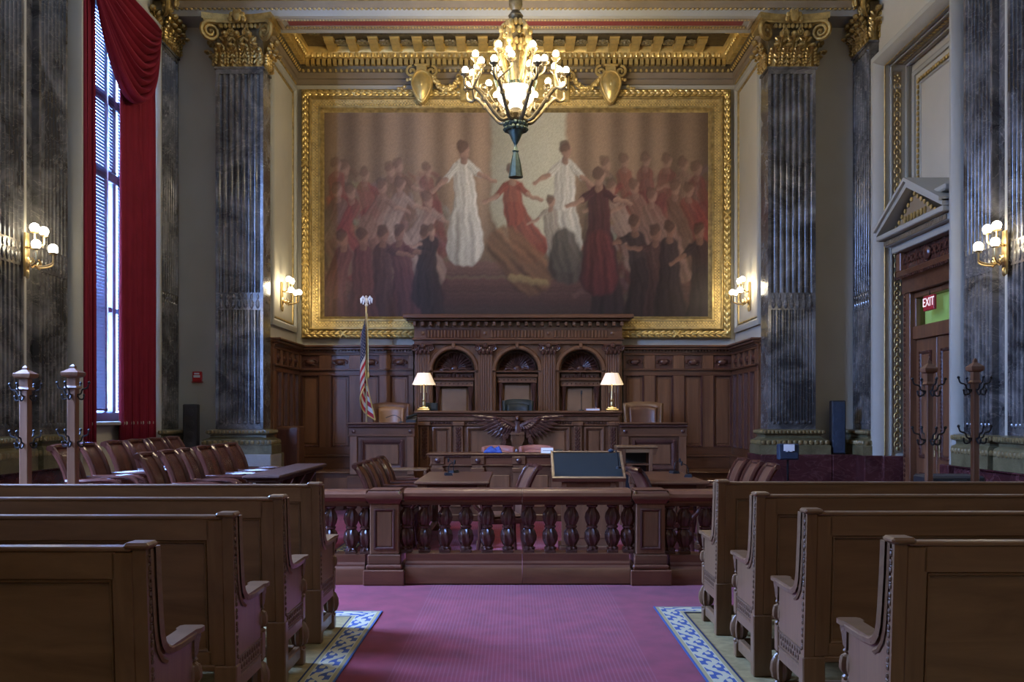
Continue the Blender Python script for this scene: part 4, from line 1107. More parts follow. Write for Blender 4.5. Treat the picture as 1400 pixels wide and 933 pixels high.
# ================================================================ JUDGES' BENCH
jb = thing('judges_bench', 'long dark mahogany judges\' bench with a carved eagle on its front', 'bench', (RC, 14.4, 0))
jw0, jw1 = X(572, 14.4)-RC, X(845, 14.4)-RC
def jbx(name, x0, x1, y0, y1, z0, z1, mm='mah', c=.006, par=None): return M().box(x0, x1, y0, y1, z0, z1, c).build(name, mm, par or jb)
zt = Z(562, 14.4)
jbx('bench_top', jw0-.07, jw1+.07, -.08, .34, zt-.045, zt, 'mah', .012)
jbx('front', jw0, jw1, 0, .06, 0, zt-.045, 'mah')
jbx('side', jw0, jw0+.06, .06, .5, 0, zt-.045); jbx('side', jw1-.06, jw1, .06, .5, 0, zt-.045)
jbx('moulding', jw0-.04, jw1+.04, -.05, 0, zt-.085, zt-.045, 'rail', .014); jbx('moulding', jw0-.015, jw1+.015, -.035, 0, Z(576.5, 14.4), zt-.095, 'mahz', .012)
jbx('moulding', jw0-.02, jw1+.02, -.03, 0, Z(583, 14.4), Z(580.5, 14.4), 'mah', .01)
m = M(); n = 70
for i in range(n): m.ball((jw0+.02+(i+.5)*(jw1-jw0-.04)/n, -.012, Z(578.6, 14.4)), .016, .014, .018, 6, 4)
m.build('bead_row', 'carve', jb, kind='stuff')
jbx('plinth', jw0-.05, jw1+.05, -.05, 0, 0, .7, 'mah', .01)
for px in (580.5, 627, 789.5, 838):
    x = X(px, 14.38)-RC; w2 = .07
    jbx('pilaster', x-w2, x+w2, -.04, 0, .70, Z(582, 14.4), 'mahz')
    m = M()
    for i in range(9):
        z = Z(584, 14.4)-.03-i*.055
        for sg in (-1, 1): m.ball((x+sg*.022, -.045, z), .022, .014, .028, 6, 4)
        m.ball((x, -.05, z-.025), .014, .014, .02, 6, 4)
    m.build('pilaster_carving', 'carve', jb, kind='stuff')
    jbx('pilaster_cap', x-.095, x+.095, -.065, 0, Z(582.5, 14.4), Z(577, 14.4), 'mahz', .01)
for a, b in ((591, 617), (638, 683), (731, 779), (799, 826)):
    xa, xb = X(a, 14.38)-RC, X(b, 14.38)-RC; z0_, z1_ = .72, Z(584, 14.4)
    if a == 638: xb = .0
    if a == 731: xa = .0
    M().sweep([(xa, z0_), (xb, z0_), (xb, z1_), (xa, z1_)], [(0, 0), (0, .03), (.02, .035), (.045, .02), (.055, 0)], U=(1, 0, 0), V=(0, 0, 1), N=(0, -1, 0), closed=True).build('panel_moulding', 'mahz', jb)
    jbx('panel', xa+.075, xb-.075, -.016, 0, z0_+.07, z1_-.07, 'mahp', .01)
# carved eagle with spread wings over a shield and wreath
eg = empty_part('eagle', jb, (X(707.5, 14.3)-RC, -.06, Z(594, 14.3)))
m = M()
m.mx = Matrix.Rotation(.0, 4, 'X')
m.lathe([(.01, -.12), (.05, -.10), (.085, -.02), (.095, .06), (.08, .13), (.05, .18), (.04, .21)], (0, 0, 0), 12)
m.ball((0, -.02, .245), .045, .055, .05, 10, 7)
m.tube([(0, -.06, .25), (0, -.10, .245), (0, -.115, .225)], [.022, .018, .004], 6)
m.prism([(-.03, -.11), (.03, -.11), (.06, -.2), (0, -.23), (-.06, -.2)], 'y', -.02, .02)
m.build('body', 'carve', eg)
for sg in (-1, 1):
    m = M()
    for row, (n, ln, y) in enumerate(((12, .26, -.03), (10, .17, -.055), (8, .10, -.075))):
        for i in range(n):
            f = i/(n-1); bx_ = sg*(.05+.33*f*(1-.18*row)); bz = .12+.12*f-.04*math.sin(f*PI)
            a = -1.35+1.5*f; L = ln*(.75+.6*f)
            d = (sg*math.cos(a), math.sin(a))
            p = [(bx_, y, bz), (bx_+d[0]*L*.5, y-.02, bz+d[1]*L*.5), (bx_+d[0]*L, y, bz+d[1]*L)]
            m.tube(p, [.020, .030, .008], 5, .5)
    m.tube([(sg*.04, -.03, .12), (sg*.18, -.05, .19), (sg*.34, -.05, .25), (sg*.42, -.03, .27)], [.045, .04, .03, .012], 7)
    m.build('wing', 'carve', eg)
m = M()
for i in range(40):
    a = PI*.5+.55+(2*PI-1.1)*i/39
    for k in range(2): m.ball((.22*math.cos(a)+random.uniform(-.02, .02), -.05, -.16+.24*math.sin(a)+random.uniform(-.02, .02)), .035, .025, .035, 6, 4)
m.build('wreath', 'carve', eg, kind='stuff')
sh = [(-.10, .04), (.10, .04), (.11, -.08), (.06, -.2), (0, -.26), (-.06, -.2), (-.11, -.08)]
m = M().prism(sh, 'y', -.08, -.01); m.prism([(-.11, -.01), (.11, -.01), (.11, .02), (-.11, .02)], 'y', -.10, -.07)
for i in range(5): m.box(-.085+.036*i, -.067+.036*i, -.092, -.075, -.16, -.02)
m.build('shield', 'mahz', eg)
m = M().tube([(0, -.05, -.24), (0, -.06, -.32), (0, -.04, -.42)], [.05, .06, .03], 8)
for sg in (-1, 1): m.tube([(sg*.02, -.05, -.26), (sg*.12, -.06, -.30), (sg*.2, -.05, -.24)], [.02, .03, .01], 6)
m.build('tail', 'carve', eg)

# ================================================================ WITNESS AND CLERK DESKS
for nm, a, b, side in (('witness_box', 477, 568, 'left of the judges\' bench, below the flag'), ('witness_box', 848, 940, 'right of the judges\' bench')):
    x0, x1 = X(a, 13.95), X(b, 13.95); t = thing(nm, 'dark panelled mahogany witness box '+side, 'desk', ((x0+x1)/2, 13.95, 0))
    w2 = (x1-x0)/2; zt_ = Z(578, 13.95)
    def bx(name, p, q, y0, y1, z0, z1, mm='mah', c=.006): return M().box(p, q, y0, y1, z0, z1, c).build(name, mm, t)
    bx('top', -w2-.04, w2+.0, -.06, .34, zt_-.03, zt_, 'mah', .01); bx('front', -w2+.02, w2-.02, 0, .05, 0, zt_-.03)
    for sg in (-1, 1): bx('side', sg*(w2-.02), sg*(w2-.07), .05, .38, 0, zt_-.03)
    bx('moulding', -w2-.015, w2-.005, -.04, 0, zt_-.075, zt_-.03, 'carve', .01); bx('frieze', -w2, w2-.01, -.02, 0, zt_-.19, zt_-.08, 'mah'); bx('moulding', -w2-.01, w2-.005, -.03, 0, zt_-.215, zt_-.185, 'mah', .008)
    m = M()
    for i in range(28): m.box(-w2+(i+.2)*2*w2/28, -w2+(i+.7)*2*w2/28, -.05, -.03, zt_-.068, zt_-.042)
    m.build('dentil_row', 'carve', t, kind='stuff')
    for sg in (-1, 1):
        xx = sg*(w2-.075)
        bx('pilaster', xx-.055, xx+.055, -.03, 0, .62, zt_-.215, 'mahz'); 
        o = M().lathe([(0, 0), (.03, 0), (.03, .01), (.012, .022), (0, .024)], n=10).build('rosette', 'carve', t); o.location = (xx, -.02, zt_-.135); o.rotation_euler = (PI/2, 0, 0)
    z0_, z1_ = .70, zt_-.26
    M().sweep([(-w2+.18, z0_), (w2-.18, z0_), (w2-.18, z1_), (-w2+.18, z1_)], [(0, 0), (0, .03), (.03, .03), (.06, .01), (.07, 0)], U=(1, 0, 0), V=(0, 0, 1), N=(0, -1, 0), closed=True).build('panel_moulding', 'carve', t)
    m = M()
    for k in range(12):
        for sg in (-1, 1): m.ball((sg*(w2-.21), -.03, z0_+.03+k*(z1_-z0_-.06)/11), .02, .014, .024, 6, 4)
    m.build('bead_row', 'carve', t, kind='stuff')
    bx('panel', -w2+.26, w2-.26, -.014, 0, z0_+.08, z1_-.08, 'mahp', .01); bx('plinth', -w2-.02, w2, -.05, 0, 0, .60, 'mah', .01)
ck = thing('clerk_bench', 'low mahogany clerk\'s bench in front of the judges\' bench', 'desk', (RC, 13.2, 0))
k0, k1 = X(587, 13.2)-RC, X(828, 13.2)-RC; kz = Z(620, 13.2)
def kb(name, p, q, y0, y1, z0, z1, mm='mah', c=.006): return M().box(p, q, y0, y1, z0, z1, c).build(name, mm, ck)
kb('top', k0-.04, k1+.04, -.05, .42, kz-.03, kz, 'mah', .01); kb('front', k0+.03, k1-.03, 0, .05, 0, kz-.03); kb('moulding', k0-.01, k1+.01, -.03, 0, kz-.06, kz-.03, 'carve', .01)
m = M()
for i in range(60): m.box(k0+(i+.2)*(k1-k0)/60, k0+(i+.7)*(k1-k0)/60, -.04, -.02, kz-.055, kz-.035)
m.build('dentil_row', 'carve', ck, kind='stuff')
kb('frieze', k0+.01, k1-.01, -.02, 0, Z(636, 13.2), Z(626, 13.2), 'rail', .012); kb('moulding', k0, k1, -.035, 0, Z(637.5, 13.2), Z(635.5, 13.2), 'mah', .006)
for x in (k0+.12, k0+.7, 0, k1-.7, k1-.12):
    kb('pilaster', x-.08, x+.08, -.045, 0, .1, Z(637, 13.2), 'mahz'); kb('cap_block', x-.10, x+.10, -.06, 0, Z(646, 13.2), Z(640, 13.2), 'mah', .01); kb('cap_block', x-.1, x+.1, -.05, 0, Z(635.5, 13.2), Z(624, 13.2), 'mah', .01)
    o = M().lathe([(0, 0), (.04, 0), (.04, .012), (.015, .028), (0, .03)], n=12).build('rosette', 'carve', ck); o.location = (x, -.05, Z(630, 13.2)); o.rotation_euler = (PI/2, 0, 0)
kb('plinth', k0-.02, k1+.02, -.05, 0, 0, .1, 'mah', .01)
for i, (p, q) in enumerate(((k0+.25, k0+.57), (k0+.83, -.13), (.13, k1-.83), (k1-.57, k1-.25))): kb('panel', p, q, -.015, 0, .2, Z(650, 13.2), 'mahp', .01)
# ================================================================ PEWS
PEW_TOP = 1.075
PEWMESH = {}
def pew(sg, xa, d, label):
    t = thing('courtroom_pew', label, 'pew', (xa, d, .0095), 0, 'oak pews on both sides of the aisle')
    L = 2.65; mx = Matrix.Diagonal((sg, 1, 1, 1))
    if sg in PEWMESH:
        for o in PEWMESH[sg].children:
            c = o.copy(); C.objects.link(c); c.parent = t
            for q in o.children: cc = q.copy(); C.objects.link(cc); cc.parent = c
        return t
    PEWMESH[sg] = t
    def mk(): m = M(); m.mx = mx; return m
    def sh(m):        # recline: lean back towards the top
        m.v = [(x, y+(1.075-z)*.075, z) for x, y, z in m.v]; return m
    def b(name, x0, x1, y0, y1, z0, z1, mt='oak', c=.006, lean=True, par=None):
        m = mk(); m.box(x0, x1, y0, y1, z0, z1, c)
        if lean: sh(m)
        return m.build(name, mt, par or t)
    b('top_rail', .115, L, 0, .045, .95, 1.055); b('cap_rail', .06, L, -.006, .060, 1.052, 1.070, c=.005); b('end_cap', -.006, .085, -.014, .085, 1.060, 1.084, c=.009)
    b('stile', .055, .135, 0, .045, .36, 1.05, 'oakz'); b('stile', L-.10, L, 0, .045, .36, 1.05, 'oakz')
    b('bottom_rail', .115, L, 0, .045, .36, .43); b('foot_rail', .10, L, -.012, .05, .335, .365)
    m = mk(); m.box(.13, L-.08, .018, .045, .42, .96); sh(m).build('back_panel', 'oak', t)
    m = mk(); m.sweep([(.135, .43), (L-.1, .43), (L-.1, .95), (.135, .95)], [(0, -.019), (0, .0), (.008, -.004), (.014, -.018)], O=(0, 0, 0), U=(1, 0, 0), V=(0, 0, 1), N=(0, -1, 0), closed=True)
    sh(m).build('panel_bead', 'oak', t)
    b('seat', .055, L, .09, .52, .405, .445, c=.012, lean=False); b('seat_rail', .05, L, .44, .475, .30, .40, lean=False)
    b('front_stretcher', .05, L, .46, .50, .05, .12, lean=False)
    for x in (1.35, L-.06): b('leg', x, x+.06, .06, .12, 0, .405, 'oakz', lean=False); b('leg', x, x+.06, .42, .48, 0, .405, 'oakz', lean=False)
    # the carved end towards the aisle
    ct_ = [(.075, 1.062), (.085, .95), (.105, .80), (.118, .735), (.135, .695), (.165, .665), (.205, .648), (.30, .640), (.47, .640)]
    poly = [(.058, .285), (.003, 1.06)]+ct_+[(.47, .285)]
    m = mk(); m.prism(poly, 'x', .008, .056); e = m.build('end_panel', 'oakz', t)
    m = mk(); m.sweep(ct_, [(-.012, -.004), (.012, -.012), (.022, -.004), (.022, .052), (.012, .060), (-.012, .056)], O=(0, 0, 0), U=(0, 1, 0), V=(0, 0, 1), N=(1, 0, 0)); m.build('edge_moulding', 'oak', e)
    m = mk(); m.sweep([(y+.0, z) for y, z in ct_[:-2]], [(-.045, .002), (-.035, -.004), (-.025, .002)], O=(0, 0, 0), U=(0, 1, 0), V=(0, 0, 1), N=(1, 0, 0)); m.build('edge_bead', 'oak', e)
    # carved strip along the back edge, and the carved frieze below the arm
    m = mk()
    for i in range(21):
        z = .40+i*.031; y = .028+(1.06-z)*.078
        m.ball((.008, y, z), .008, .011, .012, 6, 4)
        if i % 2 == 0: m.ball((.008, y, z+.0155), .006, .014, .004, 6, 4)
    m.build('carved_strip', 'oakc', e, kind='stuff')
    m = mk()
    for i in range(9):
        for k in (-1, 1):
            y = .115+i*.040; m.ball((.008, y+k*.008, .35+k*.016), .008, .015, .015, 6, 4)
    m.box(.002, .012, .085, .465, .385, .393).box(.002, .012, .085, .465, .305, .312); m.build('carved_frieze', 'oakc', e, kind='stuff')
    b('back_post', .0, .11, .045, .115, 0, .36, 'oakz', lean=False)
    b('apron', .004, .052, .09, .47, .235, .30, lean=False); b('stretcher', .012, .052, .10, .46, .045, .12, lean=False)
    # armrest with its scrolled front
    m = mk(); m.prism([(-.008, .19), (.060, .19), (.066, .30), (.068, .47), (.082, .49), (.082, .535), (.068, .55), (-.006, .55), (-.02, .535), (-.02, .49), (-.008, .47)], 'z', .648, .668); a = m.build('armrest', 'oak', t)
    m = mk(); m.prism([(.47, .65), (.545, .655), (.55, .625), (.53, .60), (.515, .56), (.475, .545)], 'x', .0, .06); m.build('arm_scroll', 'oakc', a)
    m = mk(); cy = .505
    m.lathe([(.024, .545), (.028, .535), (.020, .525), (.036, .515), (.042, .49), (.042, .46), (.034, .445), (.022, .435), (.032, .425), (.032, .415)], (.03, cy, 0), 36, 9, .13)
    m.box(.0, .06, cy-.03, cy+.03, .275, .415, .006)
    m.lathe([(.030, .275), (.022, .262), (.034, .25), (.050, .21), (.053, .17), (.044, .13), (.024, .115), (.034, .105), (.034, .095)], (.03, cy, 0), 36, 9, .13)
    m.box(-.002, .062, cy-.032, cy+.032, 0, .095, .006); m.build('front_post', 'oakz', t)
    return t
rowl = ['oak pew left of the aisle, nearest to the camera at the bottom left', 'oak pew left of the aisle, second row from the camera', 'oak pew left of the aisle, third row from the camera', 'oak pew left of the aisle, front row nearest the balustrade']
rowr = ['oak pew right of the aisle, nearest to the camera at the bottom right', 'oak pew right of the aisle, second row from the camera', 'oak pew right of the aisle, third row from the camera', 'oak pew right of the aisle, front row nearest the balustrade']
for d, l in zip((3.23, 4.22, 5.12, 6.07), rowl): pew(-1, -1.30, d, l)
for d, l in zip((3.37, 4.38, 5.30, 6.30), rowr): pew(1, 1.39, d, l)

# ================================================================ BALUSTRADE WITH GATES
BYC = 8.42
BAL = [None]
def baluster_mesh():
    h = .46; m = M(); m.box(-.05, .05, -.05, .05, 0, .03, .004)
    m.lathe([(.050, .03), (.052, .045), (.036, .06), (.044, .075), (.062, .12), (.066, .155), (.058, .195), (.036, .225)], n=28, lob=7, amp=.15, tw=14)
    m.lathe([(.040, .222), (.052, .230), (.054, .245), (.040, .255)], n=14)
    m.lathe([(.040, .252), (.056, .285), (.064, .325), (.056, .365), (.036, .400), (.030, .415)], n=28, lob=7, amp=.15, tw=-14)
    m.lathe([(.036, .412), (.050, .422), (.052, .435), (.040, .445)], n=14); m.box(-.05, .05, -.05, .05, .44, h, .004)
    return m
def section(t, x0, x1, bals, e0=0, e1=0):
    o = t.location
    prof = [(-.115, .735), (-.115, .75), (-.135, .765), (-.15, .79), (-.145, .82), (-.12, .838), (-.10, .85), (.10, .85), (.12, .838), (.145, .82), (.15, .79), (.135, .765), (.115, .75), (.115, .735)]
    M().prism([(BYC+a-o.y, z) for a, z in prof], 'x', x0-o.x+e0*.03, x1-o.x-e1*.03).build('handrail', 'rail', t)
    M().box(x0-o.x, x1-o.x, -.07, .07, .705, .737, .004).build('under_rail', 'mah', t)
    base = [(-.11, .265), (-.11, .20), (-.125, .18), (-.125, .165), (-.14, .15), (-.15, .135), (-.15, .0), (.15, 0), (.15, .135), (.125, .165), (.11, .2), (.11, .265)]
    M().prism([(a, z) for a, z in base], 'x', x0-o.x+e0*.041, x1-o.x-e1*.041).build('base_rail', 'rail', t)
    for x in bals:
        if BAL[0] is None: BAL[0] = baluster_mesh().build('baluster', 'carve', t); BAL[0].location = (x-o.x, 0, .262)
        else: part('baluster', BAL[0], t, (x-o.x, 0, .262))
NXL, NXR = X(527, 8.35), X(888, 8.35); nb = .135
sp = .1975; gm = .060
tl = thing('swing_gate', 'left leaf of the baluster gate closing the aisle', 'gate', ((NXL+gm)/2, BYC, .012)); tl.location.z = .012
section(tl, NXL+nb+.012, gm-.003, [X(p, BYC) for p in (556, 580.5, 608.5, 637, 666, 694.5)], 1, 0)
tr = thing('swing_gate', 'right leaf of the baluster gate closing the aisle', 'gate', ((NXR+gm)/2, BYC, .012))
section(tr, gm+.003, NXR-nb-.012, [X(p, BYC) for p in (723, 752, 781, 809.5, 837, 858.5)], 0, 1)
for sg, t in ((-1, tl), (1, tr)):
    x = (NXL+nb+.006 if sg < 0 else NXR-nb-.006)-t.location.x
    for z in (.80, .07): M().tube([(x, -.16, z-.035), (x, -.16, z+.035)], .014, 8).box(x-.005, x+.005, -.16, -.10, z-.03, z+.03).build('hinge', 'brass', t)
fl_ = thing('balustrade', 'carved mahogany balustrade between the left pews and the gate', 'railing', (-2.2, BYC, 0))
section(fl_, -2.70, NXL-nb-.004, [X(p, BYC) for p in (500.3, 480.5, 451.5, 422.5)]+[-2.10, -2.30, -2.50], 0, 1)
fr_ = thing('balustrade', 'carved mahogany balustrade between the gate and the right pews', 'railing', (2.2, BYC, 0))
section(fr_, NXR+nb+.004, 3.25, [X(p, BYC) for p in (915, 935.5, 964, 993)]+[2.14, 2.34, 2.54, 2.74, 2.94, 3.14], 1, 0)
for x, sd in ((NXL, 'left'), (NXR, 'right')):
    t = thing('newel_post', 'square panelled mahogany newel post at the %s side of the gate' % sd, 'post', (x, BYC, 0))
    def nbx(name, h, z0, z1, mt='rail', c=.008): return M().box(-h, h, -h-.01, h+.01, z0, z1, c).build(name, mt, t)
    nbx('plinth', .185, 0, .14); nbx('plinth', .165, .14, .185, c=.014); nbx('base_block', .15, .185, .275, 'mah')
    sf = nbx('shaft', .132, .275, .735, 'mahz')
    q = [(-.095, .32), (.095, .32), (.095, .69), (-.095, .69)]
    for k, (U_, N_) in enumerate((((1, 0, 0), (0, -1, 0)), ((-1, 0, 0), (0, 1, 0)))):
        s = -1 if k == 0 else 1
        M().sweep(q, [(0, 0), (0, .008), (.012, .012), (.022, .004), (.026, 0)], O=(0, s*.142, 0), U=U_, V=(0, 0, 1), N=N_, closed=True).build('panel_moulding', 'carve', sf)
        M().box(-.066, .066, s*.142, s*.147, .35, .66, .003).build('panel', 'mahp', sf)
    pr = [(-.012, .735), (0, .735), (.008, .755), (.025, .775), (.03, .80), (.02, .83), (0, .85), (0, .86)]
    m = M().sweep([(-.14, -.15), (.14, -.15), (.14, .15), (-.14, .15)], [(-o, z) for o, z in pr], closed=True); m.box(-.14, .14, -.15, .15, .84, .86, .004)
    m.build('cap', 'rail', t)

# ================================================================ TABLES, LECTERNS
def table(label, x0, x1, y0, y1, zt):
    t = thing('counsel_table', label, 'table', ((x0+x1)/2, (y0+y1)/2, 0)); a, b = (x1-x0)/2, (y1-y0)/2
    M().box(-a, a, -b, b, zt-.035, zt, .010).build('tabletop', 'mah', t)
    for nm, p in (('apron', (-a+.09, a-.09, -b+.08, -b+.11)), ('apron', (-a+.09, a-.09, b-.11, b-.08)), ('apron', (-a+.06, -a+.09, -b+.08, b-.08)), ('apron', (a-.09, a-.06, -b+.08, b-.08))):
        M().box(*p, zt-.13, zt-.03, .004).build(nm, 'mah', t)
    for sx in (-1, 1):
        for sy in (-1, 1):
            m = M().lathe([(.055, .06), (.06, .08), (.045, .10), (.043, .14), (.040, zt-.22), (.05, zt-.17), (.055, zt-.14)], (sx*(a-.09), sy*(b-.10), 0), 14)
            m.box(sx*(a-.09)-.06, sx*(a-.09)+.06, sy*(b-.10)-.06, sy*(b-.10)+.06, 0, .065, .006).box(sx*(a-.09)-.055, sx*(a-.09)+.055, sy*(b-.10)-.055, sy*(b-.10)+.055, zt-.15, zt-.034, .005)
            m.build('leg', 'mahz', t)
    for sx in (-1, 1): M().box(sx*(a-.09)-.03, sx*(a-.09)+.03, -b+.16, b-.16, .09, .13, .005).build('stretcher', 'mah', t)
    return t
table('long mahogany counsel table on the left with a microphone on it', -1.16, -.30, 10.4, 12.25, .775)
table('long mahogany counsel table on the right beside the slate-topped lectern', 1.47, 2.20, 10.35, 12.25, .775)
def mic(loc, rz, label):
    t = thing('desk_microphone', label, 'microphone', loc, rz)
    M().prism([(-.05, 0), (.05, 0), (.035, .03), (-.04, .035)], 'y', -.06, .06).build('base', 'black', t)
    M().tube(smoothpath([(0, 0, .02), (0, .0, .09), (.02, 0, .14), (.06, 0, .16)], 4), .006, 6).build('gooseneck', 'iron', t)
    M().lathe([(.004, -.03), (.012, -.02), (.014, .02), (.005, .03)], (.08, 0, .165), 8).build('capsule', 'black', t)
for (px, d, rz, lb) in ((613, 11.5, .2, 'small black desk microphone on the left counsel table, nearer of the two'), (620, 12.0, 2.6, 'small black desk microphone on the left counsel table, farther of the two'),
                        (922, 11.9, .3, 'small black desk microphone on the right counsel table, farther of the two'), (941, 11.2, 2.9, 'small dark desk microphone on the right counsel table, nearer of the two')):
    mic((X(px, d), d, .775), rz, lb)
# attorneys' lectern with slate top, sloping towards the camera
lt = thing('lectern', 'wooden lectern with a sloping slate-grey top in front of the clerk\'s bench', 'lectern', (X(803, 10.25), 10.25, 0))
y0_, z0_, y1_, z1_ = -.25, .835, .20, 1.115
def slope(m):
    ang = math.atan2(z1_-z0_, y1_-y0_); m.mx = Matrix.Translation((0, y0_, z0_)) @ Matrix.Rotation(ang, 4, 'X'); return m
Lh = math.hypot(z1_-z0_, y1_-y0_); hw = .405
slope(M()).box(-hw, hw, 0, Lh, -.03, 0, .006).build('slope_board', 'oak', lt)
slope(M()).box(-hw+.03, hw-.03, .03, Lh-.03, 0, .004).build('slate_top', 'felt', lt)
m = slope(M()); m.box(-hw, hw, -.012, .022, -.03, .022, .004).box(-hw, hw, Lh-.022, Lh, 0, .014, .003).box(-hw, -hw+.022, 0, Lh, 0, .014, .003).box(hw-.022, hw, 0, Lh, 0, .014, .003); m.build('lip', 'oak', lt)
M().prism([(-.19, .10), (.18, .10), (.18, 1.03), (-.19, .82)], 'x', -.27, .27).build('cabinet', 'mahz', lt)
for sg in (-1, 1): M().box(sg*.27-.03, sg*.27+.03, -.21, -.18, .1, .80, .006).build('corner_post', 'mahz', lt)
M().box(-.22, .22, -.196, -.19, .18, .74, .004).build('panel', 'mahp', lt)
M().box(-.32, .32, -.24, .22, 0, .10, .012).build('plinth', 'mah', lt)
mt_ = thing('lectern_microphone', 'slender gooseneck microphone on the slate-topped lectern', 'microphone', (X(844, 10.2), 10.08, .955))
M().lathe([(.028, -.01), (.028, .01), (.01, .02)], n=10).build('base', 'black', mt_)
M().tube(smoothpath([(0, 0, .01), (-.005, 0, .10), (-.015, .02, .17), (-.05, .05, .19)], 5), .006, 6).build('gooseneck', 'iron', mt_)
M().ball((-.075, .06, .185), .032, .022, .022, 8, 6).build('capsule', 'navy', mt_)
# small reading stand behind it
st = thing('reading_stand', 'small open wooden stand with slanted sides behind the lectern', 'stand', (X(869, 12.6), 12.6, 0)); zt = Z(609.5, 12.6)
M().box(-.28, .28, -.22, .2, zt-.03, zt, .008).build('top', 'oak', st)
for sg in (-1, 1):
    M().prism([(sg*.28, zt-.03), (sg*.2, zt-.03), (sg*.2, zt-.12), (sg*.245, zt-.12)], 'y', -.2, .18).build('bracket', 'mah', st)
    M().box(sg*.16, sg*.205, -.2, -.15, 0, zt-.03, .005).build('leg', 'mahz', st); M().box(sg*.16, sg*.205, .13, .18, 0, zt-.03, .005).build('leg', 'mahz', st)
M().box(-.16, .16, -.198, -.18, zt-.09, zt-.03).build('apron', 'oak', st)
M().box(-.16, .16, .12, .14, .12, zt-.03).build('void_backing', 'black', st); M().box(-.16, .16, -.19, .12, zt-.26, zt-.24).build('shelf', 'mah', st)  # added black sheet at the back: shade of the open inside put into colour
sd = thing('side_table', 'small wooden side table below the left witness box', 'table', (X(559, 13.2), 13.2, 0)); zt = Z(640.5, 13.2)
M().box(-.28, .28, -.18, .18, zt-.03, zt, .006).build('tabletop', 'oak', sd)
for sx in (-1, 1):
    for sy in (-1, 1): M().box(sx*.25-.02, sx*.25+.02, sy*.15-.02, sy*.15+.02, 0, zt-.03, .004).build('leg', 'mahz', sd)

# ================================================================ CHAIRS
def armchair(label, group, leather, wd=.50, name='wooden_armchair'):
    """scroll-backed armchair, the sitter looking along +y"""
    t = thing(name, label, 'chair', (0, 0, 0), 0, group); h = wd/2
    side = [(-.20, .40), (-.205, .50), (-.22, .62), (-.25, .74), (-.29, .84), (-.335, .92), (-.375, .965)]
    sp_ = smoothpath(side, 4)
    for sg in (-1, 1):
        m = M(); pts = [(sg*(h-.02), p.x, p.y) for p in sp_]
        m.tube(pts, .024, 8, 1.25); m.build('back_post', 'chairw', t)
        # arm: one sweep from the back, along, round the front scroll and down to the seat
        a = smoothpath([(sg*(h-.0), -.235, .665), (sg*(h+.015), -.10, .665), (sg*(h+.02), .08, .672), (sg*(h+.02), .20, .660), (sg*(h+.01), .265, .60), (sg*(h), .255, .53), (sg*(h-.01), .20, .47), (sg*(h-.02), .17, .41)], 4)
        M().tube(a, .022, 8, 1.2).build('arm', 'chairw', t)
        for y in (.19, -.19): M().tube([(sg*(h-.035), y, .42), (sg*(h-.035), y*1.02, .2), (sg*(h-.02), y*1.15, 0)], [.030, .024, .018], 8).build('leg', 'chairw', t)
    def back(u, v):
        p = sp_[min(len(sp_)-1, int(v*(len(sp_)-1)))]
        return ((u-.5)*2*(h-.035), p.x-.035*(1-(2*u-1)**2)+.028*(.3+math.sin(PI*v)*.7)*(1-(2*u-1)**4), p.y)
    m = M().grid(back, 8, len(sp_)-2)
    o = m.build('back_cushion', leather, t, ang=80); sm = o.modifiers.new('thickness', 'SOLIDIFY'); sm.thickness = .03; sm.offset = -1
    cr = [(x*(h+.01), -.375-.03*(1-(x)**2), .972-.008*abs(x)) for x in [-1+i/4 for i in range(9)]]
    M().tube(cr, .028, 8, 1.1).build('crest_rail', 'chairw', t)
    M().box(-h+.01, h-.01, -.22, .22, .36, .42, .012).build('seat_frame', 'chairw', t)
    M().box(-h+.035, h-.035, -.19, .215, .415, .462, .020).build('seat', leather, t)
    return t
j0 = armchair('polished burgundy jury armchair in the front row, nearest to the camera', 'jury chairs in two rows by the window', 'jury', .42, 'jury_armchair')
FR_ = [8.47, 9.03, 9.58, 10.14, 10.72, 11.28]; BR_ = [8.52, 9.10, 9.70, 10.28, 10.9, 11.5]
ordn = ['nearest to the camera', 'second from the camera', 'third from the camera', 'fourth from the camera', 'fifth from the camera', 'farthest from the camera']
fz, bz = .20, .27
M_ = struct(M().box(-5.05, -2.82, 8.12, 11.95, 0, fz, .01).build('trim_16', 'mah')); struct(M().box(-5.05, -3.80, 8.12, 11.95, fz, bz, .01).build('trim_17', 'mah'))
for i, y in enumerate(FR_):
    lb = 'polished burgundy jury armchair in the front row, '+ordn[i]; rz = -PI/2+random.uniform(-.12, .10)
    if i == 0: j0.location = (-3.05, y, fz); j0.rotation_euler = (0, 0, rz); j0['label'] = lb
    else: dup(j0, (-3.05-.02*i, y, fz), rz, lb)
for i, y in enumerate(BR_): dup(j0, (-3.86-.02*i, y, bz), -PI/2+random.uniform(-.12, .10), 'polished burgundy jury armchair in the back row by the window, '+ordn[i])
jr = thing('jury_rail', 'mahogany jury rail with a broad flat top beside the left pews', 'railing', (-2.5, 10, 0))
M().box(-.15, .22, -1.15, 1.05, .915, .95, .012).build('top', 'dark', jr)
M().box(-.12, .18, -1.12, 1.02, .88, .915, .008).build('moulding', 'dark', jr); M().box(-.03, .10, -1.1, 1.0, 0, .88).build('front', 'dark', jr)
for i in range(4):
    ya = -1.05+i*.52
    M().box(.10, .108, ya+.05, ya+.42, .2, .72, .006).build('panel', 'mahp', jr)
    M().prism([(.10, .88), (.2, .88), (.10, .70)], 'y', ya-.03, ya+.02).build('bracket', 'carve', jr)
k0_ = armchair('', 'counsel chairs at the two tables', 'leather', .45)
